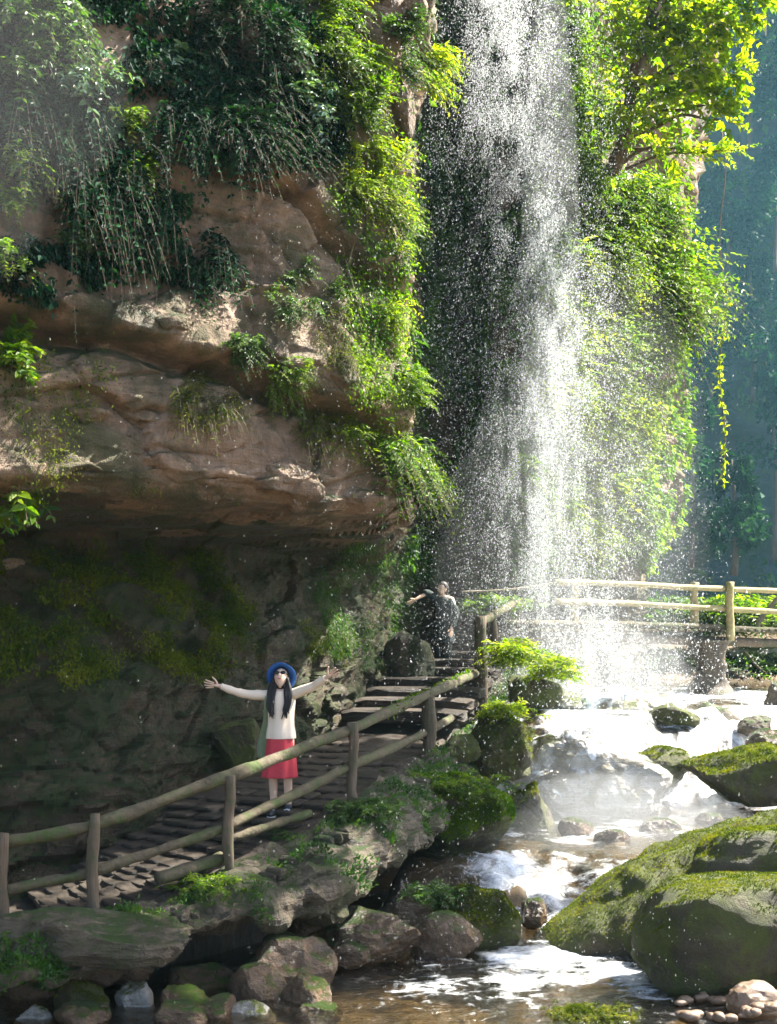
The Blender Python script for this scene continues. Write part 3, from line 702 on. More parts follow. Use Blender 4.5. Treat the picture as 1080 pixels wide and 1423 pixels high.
WHERE = ['left of the bridge pier foot, pale and wet', 'yellow mossed, close left of the pier boulder', 'pale, at the left rim of the upper cascade', 'grey, in white water right of the pier', 'dark, in the gap right of the big lit boulder',
         'mossy, below the steps and left of the lit boulder', 'mossy, touching the left side of the lit boulder', 'mossy, on the ledge below the newel post', 'brown, at the bottom edge left of the front pool', 'dark, deep under the ledge slab', 'brown, just right of the reddish angular rock',
         'dark, in foam under the streaming rock', 'low and dark, in the front pool below the wet slab', 'black, in the hollow above the reddish rock', 'wet, in the cascade above the flat mossy boulder', 'low, in the middle pool near the chute head', 'low, at the foot of the big lit boulder', 'brown, behind the half hidden pale stone at the lower left', 'brown, in the shadow above the pale grey stone', 'tan, cut by the bottom edge below the tan square stone', 'pale, cut by the bottom edge below the reddish rock', 'pale, at the left edge under the ledge slab', 'brown, in the hollow above the reddish angular rock', 'dark, at the water line below the green spotted rock', 'brown, between the mossy and pale stones at the bottom edge', 'brown, just above the flat wet slab']
for k, ((px, py, hs, Yd, mt), wl) in enumerate(zip(EXTRA, WHERE)):
    s = hs * Yd / FPX
    Vr, Fr = rock_shape((s * 1.25, s, s * .8), 700 + k, 9, 4, 0.06)
    tag(obj('stream_stone', Vr, Fr, M[mt], None, smooth=False, loc=tuple(P(px, py, Yd))), 'stone ' + wl, 'rock', 'boulders and rocks in and along the stream')

# ================================================================== wooden fence along the path
def log(a, b, ra, rb, seed, sag=0.0, n=10, m=14, rough=0.012):
    a, b = np.asarray(a, float), np.asarray(b, float); t = np.linspace(0, 1, m)[:, None]
    p = a * (1 - t) + b * t; p[:, 2] -= sag * np.sin(np.pi * t[:, 0])
    p[:, :2] += 0.012 * np.stack([np.sin(t[:, 0] * 7 + seed), np.cos(t[:, 0] * 5 + seed)], 1)
    rr = (ra * (1 - t) + rb * t)[:, 0] * (1 + 0.08 * np.sin(t[:, 0] * 9 + seed * 2))
    return tube(p, rr, n, rough, seed)
fence = thing('wooden_fence', 'low weathered log fence climbing along the rock path past the woman', 'fence', tuple(P(130, 1285, 10.7)))
FO = np.array(fence.location)
posts = [(4, 1158, 1320, 10.5, .05), (130, 1131, 1290, 10.7, .052), (318, 1078, 1206, 11.5, .05), (490, 1004, 1110, 13.2, .055), (596, 968, 1064, 16.5, .095), (668, 856, 1012, 20.4, .105), (686, 850, 880, 21.5, .06), (722, 838, 880, 24.3, .07), (-150, 1190, 1330, 10.2, .05)]
for k, (px, yt, yb, Yd, rr) in enumerate(posts):
    V_, F_ = log(P(px, yb + 12, Yd), P(px, yt, Yd), rr * 1.06, rr * .96, k, n=12, m=10)
    obj('post', V_ - FO, F_, M['post'], fence)
def rail(pts, rr, k, sag=0.004):
    V_, F_ = [], []
    for i, (a, b) in enumerate(zip(pts[:-1], pts[1:])):
        A, B = P(*a), P(*b); e = unit(B - A) * 0.03
        out = np.array([-.03, .05, 0])
        v, f = log(A - e + out, B + e + out, rr * (a[2] / 11) ** .35, rr * .93 * (b[2] / 11) ** .35, k * 10 + i, sag)
        obj('rail', v - FO, f, M['wood'], fence)
rail([(-150, 1200, 10.2), (4, 1173, 10.5), (130, 1149, 10.7), (318, 1081, 11.5), (490, 1014, 13.2), (596, 966, 16.5), (664, 935, 20.3)], .058, 1)
rail([(-150, 1262, 10.2), (4, 1240, 10.5), (130, 1214, 10.7), (318, 1150, 11.5), (490, 1066, 13.2), (596, 1018, 16.5), (664, 978, 20.3)], .05, 2)
rail([(-150, 1325, 10.2), (4, 1304, 10.5), (112, 1272, 10.7)], .05, 3)
rail([(225, 1222, 11.1), (308, 1194, 11.5)], .062, 4)
rail([(322, 1165, 11.6), (430, 1132, 12.6)], .045, 5)
rail([(668, 866, 20.4), (686, 856, 21.5), (724, 834, 24.3)], .06, 6)

# ================================================================== bridge
bridge = thing('footbridge', 'pale log footbridge crossing the stream on a stone pier behind the waterfall', 'bridge', tuple(P(990, 975, 25.6)))
BO = np.array(bridge.location)
BX = lambda px: 23.9 + (px - 780) / 300 * 2.9
def bpt(px, py): return P(px, py, BX(px))
def brail(name, pts, rr, k, m_='bridge_wood', sag=0.0, off=(0, 0, 0)):
    pp = np.array([bpt(*a) for a in pts]) + np.array(off)
    pp = spline(pp, np.linspace(0, len(pp) - 1, 30))
    v, f = tube(pp, rr, 10, 0.01, k); return obj(name, v - BO, f, M[m_], bridge)
brail('rail', [(770, 809), (880, 812), (968, 817), (1080, 821), (1200, 825)], .062, 1)
brail('rail', [(770, 836), (880, 839), (968, 844), (1080, 850), (1200, 856)], .065, 2)
brail('kerb_log', [(700, 866), (880, 868), (968, 871), (1080, 876), (1200, 881)], .07, 3, 'wood')
for px, yt, yb, dy in [(967, 809, 872, .12), (1012, 809, 890, -.12), (1150, 812, 900, -.12), (800, 803, 878, .1)]:
    a, b = bpt(px, yb), bpt(px, yt); a[1] += dy; b[1] += dy
    v, f = log(a, b, .09, .085, int(px), n=14, m=10); obj('post', v - BO, f, M['bridge_wood'], bridge)
# deck of cross planks on two beams
pl = np.random.default_rng(3)
for i, px in enumerate(np.linspace(690, 1190, 52)):
    a = bpt(px, 876); Vb, Fb = slab_box(.085, .72, .035, i, rough=.004)
    dvec = unit(bpt(px + 5, 876) - a); R = np.array([[dvec[0], -dvec[1], 0], [dvec[1], dvec[0], 0], [0, 0, 1]])
    obj('plank', Vb @ R.T + a + np.array([0, .7, pl.uniform(-.006, .006)]) - BO, Fb, M['wood'], bridge, smooth=False)
for dy in (.15, 1.2):
    brail('beam', [(690, 885), (880, 888), (968, 890), (1080, 894), (1200, 899)], .1, 7, 'post', off=(0, dy, 0))
# pier with flaring foot
R_ = []
for z_, w_, d_ in [(-.16, .5, .45), (-.3, .36, .42), (-.55, .3, .36), (-.8, .29, .34), (-1.05, .34, .38), (-1.25, .46, .5), (-1.5, .62, .62)]:
    a = np.linspace(0, 2 * np.pi, 24, endpoint=False); s_ = 0.12 * np.sin(a * 3 + z_ * 4)
    R_.append(np.stack([np.sign(np.cos(a)) * np.abs(np.cos(a)) ** .6 * w_ * (1 + s_), np.sign(np.sin(a)) * np.abs(np.sin(a)) ** .6 * d_, np.full(24, z_)], 1))
R_ = np.array(R_); R_ = spline(R_.reshape(len(R_), -1), np.linspace(0, len(R_) - 1, 40)).reshape(40, 24, 3)
v, f = rings(R_); v = v + unit(v * np.array([1, 1, 0])) * (fbm(v * 3, 4, 6) * .05)[:, None]
pc = P(990, 880, 25.6)
obj('pier', v + np.array([pc[0], 25.9, 0]) - BO, f, M['pier'], bridge, smooth=True)
# thin rope from the landing to the bridge rail
a, b = P(640, 822, 23.4), bpt(775, 809)
t = np.linspace(0, 1, 24)[:, None]; pp = a * (1 - t) + b * t; pp[:, 2] -= .05 * np.sin(np.pi * t[:, 0])
v, f = tube(pp, .022, 6, 0, 1)
tag(obj('rope', v, f, M['root']), 'thin pale rope handrail from the steps to the bridge rail', 'rope')
# sun bleached branches lying on the right bank
for nm, pts, rr, lab in [('fallen_branch', [(1003, 905), (1030, 898), (1058, 891), (1066, 888)], .05, 'bleached fallen branch lying on the bank under the bridge'),
                         ('fallen_branch', [(1034, 905), (1046, 919), (1058, 931), (1066, 936)], .04, 'thin bleached branch slanting down to the upper pool'),
                         ('leaning_log', [(1052, 872), (1060, 856), (1082, 830), (1110, 800)], .07, 'pale green log leaning behind the bridge rails at the right edge')]:
    pp = np.array([P(x_, y_, 29.2) for x_, y_ in pts]); pp = spline(pp, np.linspace(0, len(pts) - 1, 20))
    v, f = tube(pp, np.linspace(rr, rr * .6, 20), 8, .012, 4)
    tag(obj(nm, v, f, M['root']), lab, 'branch')
# ================================================================== plants
UP = np.array([0, 0, 1.0])
def leaves(B, D, W, Ln, Wd, tone, broad=False, fold=0.25):
    """one leaf per row: base, direction, width axis, length, width"""
    n = len(B); Ln = np.broadcast_to(Ln, (n,))[:, None]; Wd = np.broadcast_to(Wd, (n,))[:, None]
    N = unit(np.cross(D, W))
    if broad:
        pts = [B, B + D * Ln * .3 + W * Wd * .5 + N * Wd * fold, B + D * Ln * .68 + W * Wd * .38 + N * Wd * fold * .6, B + D * Ln - N * Wd * .15,
               B + D * Ln * .68 - W * Wd * .38 + N * Wd * fold * .6, B + D * Ln * .3 - W * Wd * .5 + N * Wd * fold]
        V = np.stack(pts, 1).reshape(-1, 3); k = np.arange(n)[:, None] * 6
        F = np.concatenate([k + np.array([0, 1, 2, 3]), k + np.array([0, 3, 4, 5])])
        return V, F, np.repeat(tone, 6)
    pts = [B, B + D * Ln * .45 + W * Wd * .5 + N * Wd * fold, B + D * Ln, B + D * Ln * .45 - W * Wd * .5 + N * Wd * fold]
    V = np.stack(pts, 1).reshape(-1, 3)
    return V, np.arange(n)[:, None] * 4 + np.arange(4), np.repeat(tone, 4)

def sprays(B, D, L, K, ll, lw, droop, r, broad=False, tip=0.35, jit=0.35, fwd=0.6, hang=0.25):
    """twigs with K pairs of leaflets; B, D (n,3), L (n,). Returns leaf arrays and stem arrays"""
    n = len(B); D = unit(D); L = np.broadcast_to(L, (n,)).astype(float)
    twt = r.uniform(.15, .85, n)
    Bs, Ds, Ws, Ls, Ts, pos_all = [], [], [], [], [], []
    for k in range(K + 1):
        t = k / K
        pos_all.append(B + D * (L * t)[:, None] - UP * (droop * L * t * t)[:, None])
    for k in range(K):
        t = (k + .6) / K
        pos = B + D * (L * t)[:, None] - UP * (droop * L * t * t)[:, None]
        tan = unit(D - UP * 2 * droop * t)
        side = unit(np.cross(tan, UP) + 1e-4); nn = np.cross(side, tan)
        prof = (math.sin(math.pi * min(1, 0.18 + 0.82 * t)) * .75 + tip)
        for s in (-1, 1):
            d = unit(side * s * .85 + tan * fwd - UP * hang + r.normal(size=(n, 3)) * jit)
            wv = unit(np.cross(nn + r.normal(size=(n, 3)) * .35, d))
            Bs.append(pos); Ds.append(d); Ws.append(wv); Ls.append(ll * prof * r.uniform(.75, 1.25, n)); Ts.append(np.clip(twt + r.normal(size=n) * .15, 0, 1))
    Bs, Ds, Ws, Ls, Ts = map(np.concatenate, (Bs, Ds, Ws, Ls, Ts))
    lf = leaves(Bs, Ds, Ws, Ls, Ls * lw, Ts, broad)
    # stems: three-sided
    sp_ = max(1, (K + 1) // 3); P_ = np.stack(pos_all[:-1:sp_] + [pos_all[-1]], 1); m = P_.shape[1]
    rad = (0.006 * (ll / .1) ** .7) * np.linspace(1, .35, m)
    a = unit(np.cross(D, UP) + 1e-4); b = np.cross(a, D)
    ring = [P_ + (a * math.cos(q) + b * math.sin(q))[:, None, :] * rad[None, :, None] for q in (0, 2.1, 4.2)]
    V = np.stack(ring, 2).reshape(-1, 3)                    # n, m, 3
    base = (np.arange(n)[:, None, None] * m + np.arange(m - 1)[None, :, None]) * 3
    j = np.arange(3)[None, None, :]; j2 = (j + 1) % 3
    F = np.stack([base + j, base + j2, base + 3 + j2, base + 3 + j], -1).reshape(-1, 4)
    return lf, (V, F)

def plant(name, label, cat, root, B, D, L, K, ll, lw, droop, m, r, group=None, part='foliage', stem='stem', stem_mat='bark', **kw):
    lf, st = sprays(B, D, L, K, ll, lw, droop, r, **kw)
    t = thing(name, label, cat, tuple(root), 0, group)
    obj(part, lf[0] - root, lf[1], M[m], t, smooth=False, tone=lf[2])
    if len(L) <= 40:
        nv_, nf_ = len(st[0]) // len(L), len(st[1]) // len(L)
        for q_ in range(len(L)): obj(stem, st[0][q_ * nv_:(q_ + 1) * nv_] - root, st[1][:nf_], M[stem_mat], t)
    else: obj(stem, st[0] - root, st[1], M[stem_mat], t)['kind'] = 'stuff'
    return t

def cliff_shrub(name, label, px, py, rx, ry, n, m, seed, L=(.4, .9), K=7, ll=.1, lw=.42, droop=.35, dirn=(0, -.4, .2), spread=.6, out=0.0, clumps=9, pick=None, cat='shrub', near=2.5, **kw):
    """sprays rooted on the cliff inside an ellipse of the picture, in clumps"""
    r = np.random.default_rng(seed)
    e = ((CPX[SEEN] - px) / rx) ** 2 + ((CPY[SEEN] - py) / ry) ** 2
    s = SEEN[e < 1]
    if len(s) < 4: s = SEEN[np.argsort(e)[:20]]
    dm = np.percentile(CV[s, 1], 10); s2 = s[CV[s, 1] < dm + near]; s = s2 if len(s2) > 3 else s
    cs_ = CV[r.choice(s, clumps)]
    i = r.choice(s, n * 3)
    dmin_ = np.linalg.norm(CV[i][:, None] - cs_[None], axis=2).min(1)
    sel = np.argsort(dmin_ * r.uniform(.6, 1.4, len(i)))[:n]; i = i[sel]
    Bp = CV[i] + CN[i] * (r.uniform(-.02, .12, n)[:, None] + out)
    cd = unit(r.normal(size=(clumps, 3))) ; near_c = np.argmin(np.linalg.norm(Bp[:, None] - cs_[None], axis=2), 1)
    D = unit(CN[i] * .7 + np.asarray(dirn) + r.normal(size=(n, 3)) * spread + cd[near_c] * .35)
    root, _ = on_cliff(px, py)
    return plant(name, label, cat, root, Bp, D, r.uniform(*L, n), K, ll, lw, droop, m, r, **kw)

G_R = 'bushes on the sunlit cliff nose beside the waterfall'
for a in [
 # label, px, py, rx, ry, n, material, L, ll
 ('bright fresh green bush at the top edge just right of the falling water', 765, 70, 36, 75, 170, 'leaf_bright', (.5, 1.0), .13),
 ('bright green bush below the yellow tree crown, beside the upper waterfall', 800, 200, 60, 70, 330, 'leaf_bright', (.6, 1.2), .13),
 ('large green bush in the middle of the sunlit cliff nose', 850, 300, 70, 75, 420, 'leaf_bright', (.6, 1.3), .13),
 ('feathery yellow green bush hanging over the middle of the waterfall edge', 815, 420, 46, 85, 380, 'leaf_yellow', (.6, 1.1), .12),
 ('bush with long leafy arms reaching out to the right over the blue gorge', 905, 385, 60, 60, 330, 'leaf_bright', (.8, 1.9), .14),
 ('green bush under the long leafy arms on the cliff nose', 865, 475, 55, 50, 300, 'leaf_bright', (.6, 1.3), .13),
 ('yellow drooping bush half veiled by the widening waterfall', 815, 560, 45, 70, 320, 'leaf_yellow', (.5, 1.1), .12),
 ('small tiered bush at the right edge of the lower cliff nose', 862, 590, 32, 60, 190, 'leaf_yellow', (.5, 1.1), .12),
 ('yellow green bush low behind the densest falling water', 795, 700, 55, 65, 300, 'leaf_yellow', (.5, 1.0), .12),
 ('sunlit bush seen through the falling water at a third of its height', 755, 330, 38, 80, 240, 'leaf_bright', (.4, .9), .11),
 ('yellow green bush seen through the falling water at half its height', 762, 500, 38, 80, 260, 'leaf_yellow', (.4, .9), .11),
 ('bright bush seen through the falling water just above the bridge', 750, 640, 40, 60, 220, 'leaf_bright', (.4, .9), .11),
 ('small bush lowest on the cliff nose above the bridge', 850, 700, 34, 50, 150, 'leaf_bright', (.5, .9), .12),
 ('mid green bush in the shade left of the waterfall foot', 712, 715, 45, 60, 240, 'leaf_mid', (.5, .9), .12),
 ('green creeping bush in the recess beside the overhang tip', 660, 690, 40, 55, 170, 'leaf_mid', (.4, .8), .11),
 ('low bush above the landing where the steps end', 690, 800, 45, 34, 150, 'leaf_mid', (.4, .8), .11),
]:
    lab, px, py, rx, ry, n, m, L, ll = a
    cliff_shrub('cliff_bush', lab, px, py, rx, ry, int(n * 1.5), m, px + py, L=L, K=8, ll=ll * 1.25, lw=.42, droop=.42, dirn=(.35, -.35, .25), spread=.55, near=6, clumps=12, group=G_R)

G_L = 'ferns and bushes on the edge of the dark overhang'
for a in [
 ('bright green bush at the top of the overhang edge', 455, 40, 40, 60, 240, 'leaf_bright', (.25, .5), .06),
 ('bright fern bush spilling down the overhang edge above the bare rock', 495, 130, 45, 60, 300, 'leaf_bright', (.25, .55), .07),
 ('drooping yellow green bush beside the pale hanging roots', 510, 235, 36, 60, 260, 'leaf_yellow', (.25, .5), .065),
 ('leafy bush on the outer right rim of the overhang, above middle', 542, 260, 22, 55, 170, 'leaf_bright', (.25, .5), .065),
 ('small green bush at the very top beside the bare rock column', 560, 60, 30, 40, 150, 'leaf_mid', (.25, .5), .065),
 ('green tuft on the right rim halfway down the overhang', 535, 390, 16, 60, 70, 'leaf_yellow', (.15, .4), .055),
 ('small tuft on the right rim above the hanging fern', 558, 540, 18, 40, 90, 'leaf_bright', (.2, .4), .06),
 ('green plant sitting in the slanting crack of the overhang', 395, 528, 30, 30, 120, 'leaf_bright', (.12, .3), .045),
 ('small leafy plant at the left end of the slanting crack plants', 335, 487, 36, 14, 100, 'leaf_mid', (.12, .3), .05),
 ('sparse green tufts below the bare brown rock face', 415, 410, 50, 40, 120, 'leaf_mid', (.15, .35), .05),
]:
    lab, px, py, rx, ry, n, m, L, ll = a
    cliff_shrub('cliff_fern', lab, px, py, rx, ry, n, m, px * 2 + py, L=L, K=8, ll=ll, lw=.36, droop=.55, dirn=(.35, -.35, .15), spread=.5, near=2.0, group=G_L)
# the bright ferns that hang over the lip, and the yellow spray above
cliff_shrub('hanging_fern', 'bright green fern hanging down over the tip of the overhang', 548, 628, 34, 44, 190, 'leaf_bright', 77, L=(.45, .85), K=11, ll=.085, lw=.3, droop=.9, dirn=(.55, -.25, .1), spread=.4, near=1.5, group=G_L)
cliff_shrub('hanging_fern', 'green fern strip creeping along the ledge to the overhang tip', 498, 600, 34, 12, 90, 'leaf_bright', 78, L=(.12, .3), K=8, ll=.05, lw=.3, droop=.6, dirn=(.5, -.4, .2), near=1.5, group=G_L)
cliff_shrub('hanging_fern', 'yellow drooping spray sticking out from the bare rock towards the water', 585, 105, 16, 34, 70, 'leaf_yellow', 79, L=(.4, .8), K=9, ll=.1, lw=.34, droop=.6, dirn=(1.2, -.4, .5), spread=.3, near=1.0, group=G_L)
for lab, px, py, rx, ry, n, sd in [('dry olive grass drooping from the ledge left of the hanging fern', 445, 592, 30, 20, 150, 80), ('olive moss grass hanging on the brown middle slab', 285, 560, 44, 40, 220, 81), ('thin grass on the rim beside the brown face', 455, 480, 20, 50, 90, 82)]:
    cliff_shrub('hanging_grass', lab, px, py, rx, ry, n, 'moss_dark', sd, L=(.12, .32), K=4, ll=.08, lw=.12, droop=1.3, dirn=(0.1, -.4, .2), near=1.5, cat='grass', group='grass tufts hanging from the overhang')

G_D = 'shaded plants on the dark upper cliff'
for a in [
 ('grey green bush in the hazy light at the top left corner', 40, 50, 70, 60, 260, 'leaf_mid', (.3, .6), .09),
 ('pale glossy leaved sprig in the hazy light left of the dark gap', 120, 105, 40, 26, 60, 'leaf_pale', (.3, .5), .1),
 ('single pale drooping sprig against the dark top of the cliff', 238, 88, 14, 12, 14, 'leaf_pale', (.2, .35), .1),
 ('pale leafy branch near the top of the overhang edge', 395, 78, 26, 26, 40, 'leaf_pale', (.25, .45), .09),
 ('pale leaved branch drooping left of the bright overhang bush', 432, 150, 26, 30, 44, 'leaf_pale', (.25, .45), .09),
 ('small lime green plant beside a dark hollow', 178, 160, 22, 18, 60, 'leaf_bright', (.15, .3), .06),
 ('lime fern rosette on the shaded ledge', 192, 240, 30, 18, 90, 'leaf_bright', (.2, .4), .06),
 ('bright tuft at the left edge in the hazy light', 38, 232, 22, 24, 80, 'leaf_bright', (.15, .35), .06),
 ('bright low tuft at the left edge beneath the hazy light', 22, 276, 26, 10, 70, 'leaf_bright', (.15, .3), .06),
 ('green tuft on the slope of the hanging creepers', 112, 322, 22, 20, 80, 'leaf_mid', (.15, .35), .06),
 ('bright small plant at the left edge above the dark crack', 12, 356, 16, 14, 50, 'leaf_bright', (.15, .3), .06),
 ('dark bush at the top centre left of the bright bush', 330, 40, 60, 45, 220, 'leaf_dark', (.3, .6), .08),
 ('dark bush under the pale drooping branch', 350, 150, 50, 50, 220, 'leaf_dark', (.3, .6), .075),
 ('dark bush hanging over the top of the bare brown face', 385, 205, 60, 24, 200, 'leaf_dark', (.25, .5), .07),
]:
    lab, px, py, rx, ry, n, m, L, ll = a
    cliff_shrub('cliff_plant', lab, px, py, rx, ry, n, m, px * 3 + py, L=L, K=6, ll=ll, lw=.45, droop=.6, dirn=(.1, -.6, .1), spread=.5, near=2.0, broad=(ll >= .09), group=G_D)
for lab, px, py, rx, ry, n, sd, m in [('broad leaved bright plant at the left edge in the dark crack', 18, 490, 22, 40, 34, 91, 'leaf_bright'), ('broad leaved green plant at the left edge under the overhang lip', 26, 690, 30, 12, 26, 92, 'leaf_bright')]:
    cliff_shrub('broadleaf_plant', lab, px, py, rx, ry, n, m, sd, L=(.15, .4), K=3, ll=.13, lw=.5, droop=.4, dirn=(.2, -.7, .2), spread=.4, near=1.2, broad=True, cat='plant', group='broad leaved plants at the left edge')
# hanging creeper curtains in the dark
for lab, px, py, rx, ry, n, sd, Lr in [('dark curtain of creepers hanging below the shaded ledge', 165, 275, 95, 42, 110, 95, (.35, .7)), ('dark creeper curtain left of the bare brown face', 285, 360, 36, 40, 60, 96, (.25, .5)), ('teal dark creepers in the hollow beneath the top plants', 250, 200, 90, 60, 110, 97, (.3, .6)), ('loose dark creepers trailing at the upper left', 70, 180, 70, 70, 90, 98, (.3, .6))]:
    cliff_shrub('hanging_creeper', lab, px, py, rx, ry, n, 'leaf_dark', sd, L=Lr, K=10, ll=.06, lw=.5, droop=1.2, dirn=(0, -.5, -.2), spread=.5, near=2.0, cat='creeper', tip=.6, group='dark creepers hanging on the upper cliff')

# ground cover of small leaves that nobody could count
def cover(name, label, test, n, m, seed, ll, lw=.5, L=0, up=.2):
    r = np.random.default_rng(seed); p, nn = cliff_area(test, n, seed)
    k = fbm(p * 1.7 + seed, 4, seed); k2 = k > np.percentile(k, 35); p, nn = p[k2], nn[k2]; n = len(p)
    d = unit(nn * .5 + np.array([0, 0, -.75]) + r.normal(size=(n, 3)) * .45)
    wv = unit(np.cross(nn + r.normal(size=(n, 3)) * .3, d))
    Ls = ll * r.uniform(.5, 1.3, n)
    v, f, t = leaves(p + nn * r.uniform(0, .12, n)[:, None], d, wv, Ls, Ls * lw, np.clip(.5 + .35 * fbm(p * 2.3, 3, seed + 3) + r.normal(size=n) * .15, 0, 1))
    return tag(obj(name, v, f, M[m], None, False, t), label, 'ground cover', None, 'stuff')
def in_top(px, py, V): return (V[:, 1] < 17) & (px < 470) & ~((px > 255) & (py > 222)) & (py < 395 - 0.33 * np.clip(px - 240, 0, 300) * 1.2 + 20 * np.sin(px / 40)) & ~((px > 160) & (px < 240) & (py > 130) & (py < 215))
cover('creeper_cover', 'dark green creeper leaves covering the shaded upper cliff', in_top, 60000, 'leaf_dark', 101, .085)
cover('moss_cover', 'bright moss and small leaves along the overhang edge', lambda px, py, V: (V[:, 1] < 19) & (px > 425) & (px < 580) & (py < 560 ) & (np.abs(px - 470 - py * .12) < 48), 14000, 'leaf_bright', 102, .05)
cover('moss_cover', 'dull olive moss on the wall under the overhang at the left', lambda px, py, V: (py > 740) & (V[:, 2] < 1.3) & (np.hypot((px - 100) / 270, (py - 860 - .06 * px) / 100) + .55 * fbm(V * 1.1, 4, 12) < .85), 50000, 'moss_dark', 103, .05, .35)
cover('moss_cover', 'green moss on the wall under the overhang tip', lambda px, py, V: (py > 745) & (py < 930) & (np.hypot((px - 505) / 75, (py - 840) / 90) < 1), 15000, 'leaf_mid', 104, .05, .35)
cover('moss_cover', 'small green leaves on the recessed wall behind the waterfall', lambda px, py, V: (V[:, 1] > 19) & (px > 560) & (px < 760) & (py < 800), 64000, 'leaf_mid', 105, .17)
cover('moss_cover', 'sunlit small leaves filling the cliff nose right of the waterfall', lambda px, py, V: (V[:, 1] > 22) & (px >= 730) & (px < 960) & (py < 790), 42000, 'leaf_bright', 106, .17)
cover('moss_cover', 'moss speckles on the bare overhang slabs', lambda px, py, V: (V[:, 1] < 16) & (py > 400) & (py < 690) & (fbm(V * 1.3, 3, 5) > .25), 9000, 'moss_dark', 107, .04, .35)

# pale hanging roots down the overhang edge
for k, (lab, pts, Yd) in enumerate([('long pale root hanging beside the bare brown face', [(462, 215), (468, 280), (478, 350), (497, 420), (512, 480), (518, 530)], 13.75),
                                    ('pale root hanging nearest the outer rim', [(512, 260), (510, 330), (516, 400), (530, 470)], 13.9), ('thin root crossing below the long pale root', [(495, 330), (484, 380), (497, 450)], 13.7),
                                    ('thick root at the base of the rim tufts', [(524, 300), (528, 380), (522, 450), (516, 545)], 13.9)]):
    pp = []
    for x_, y_ in pts:
        c, n = on_cliff(x_, y_); pp.append(P(x_, y_, c[1] - .03))
    pp = spline(np.array(pp), np.linspace(0, len(pts) - 1, 30))
    v, f = tube(pp, np.linspace(.006, .014, 30), 7, .006, k)
    tag(obj('hanging_root', v, f, M['root']), lab, 'root', 'pale roots on the overhang edge')

# broadleaf tree leaning out at the upper right
tr_ = thing('leaning_tree', 'yellow green broadleaf tree leaning out at the upper right', 'tree', tuple(P(850, 240, 25.5)))
TO = np.array(tr_.location); r = np.random.default_rng(44)
trunk = spline(np.array([P(850, 240, 25.8), P(868, 190, 25.2), P(880, 110, 24.6), P(905, 20, 24.2), P(925, -90, 24)]), np.linspace(0, 4, 30))
mb = MB(); v, f = tube(trunk, np.linspace(.16, .07, 30), 10, .03, 3); obj('trunk', v - TO, f, M['bark'], tr_)
Bc, Dc, Lc = [], [], []
for (px, py, Yd, rad) in [(975, 40, 24, 50), (1005, 100, 24.2, 40), (950, 130, 24.4, 45), (990, 150, 24.3, 32), (910, 60, 24.2, 48), (870, 20, 24.4, 40), (930, 10, 24, 50), (1010, 30, 24.1, 40), (900, 130, 24.6, 42), (860, 140, 24.8, 38), (1030, 5, 23.9, 40), (940, -50, 24, 60), (850, 75, 24.6, 36), (1000, 165, 24.2, 24), (960, 90, 23.8, 40), (880, 180, 24.8, 36), (935, 210, 25.0, 30), (985, 212, 25, 22)]:
    c = P(px, py, Yd); j = np.argmin(np.linalg.norm(trunk - c, axis=1)); j = max(0, j - 5)
    t = np.linspace(0, 1, 14)[:, None]; pp = trunk[j] * (1 - t) + c * t; pp[:, 2] += .25 * np.sin(np.pi * t[:, 0]) + .05 * np.sin(t[:, 0] * 11 + px)
    v, f = tube(pp, np.linspace(.05, .012, 14), 6, .01, px); obj('branch', v - TO, f, M['bark'], tr_)
    n = int(30 * (rad / 40) ** 2)
    q = unit(r.normal(size=(n, 3))) * (r.uniform(.1, 1, n) ** .5)[:, None] * rad * Yd / FPX * np.array([1, .9, .75])
    Bc.append(c + q * .75); Dc.append(unit(q + np.array([.3, -.2, .05]) + r.normal(size=(n, 3)) * .25)); Lc.append(r.uniform(.3, .6, n))
lf, st = sprays(np.concatenate(Bc), np.concatenate(Dc), np.concatenate(Lc), 5, .14, .62, .3, r, broad=True, tip=.45, jit=.4)
cr = obj('crown', lf[0] - TO, lf[1], M['leaf_yellow'], tr_, False, lf[2]); obj('twig', st[0] - TO, st[1], M['bark'], cr)
# feathery side branch
pts = np.array([P(870, 235, 25.6), P(920, 215, 25), P(970, 212, 24.8), P(1028, 208, 24.6)])
bp = spline(pts, np.linspace(0, 3, 36)); r = np.random.default_rng(45)
t = thing('leafy_branch', 'thin feathery branch reaching right below the yellow tree crown', 'branch', tuple(pts[0]))
v, f = tube(bp, np.linspace(.035, .01, 36), 6, .01, 4); obj('twig', v - pts[0], f, M['bark'], t)
lf, st = sprays(bp[6:], np.column_stack([np.full(30, .8), r.normal(size=30) * .5, np.where(np.arange(30) % 2, .4, -.35)]), r.uniform(.25, .5, 30), 8, .1, .36, .3, r)
obj('foliage', lf[0] - pts[0], lf[1], M['leaf_yellow'], t, False, lf[2])

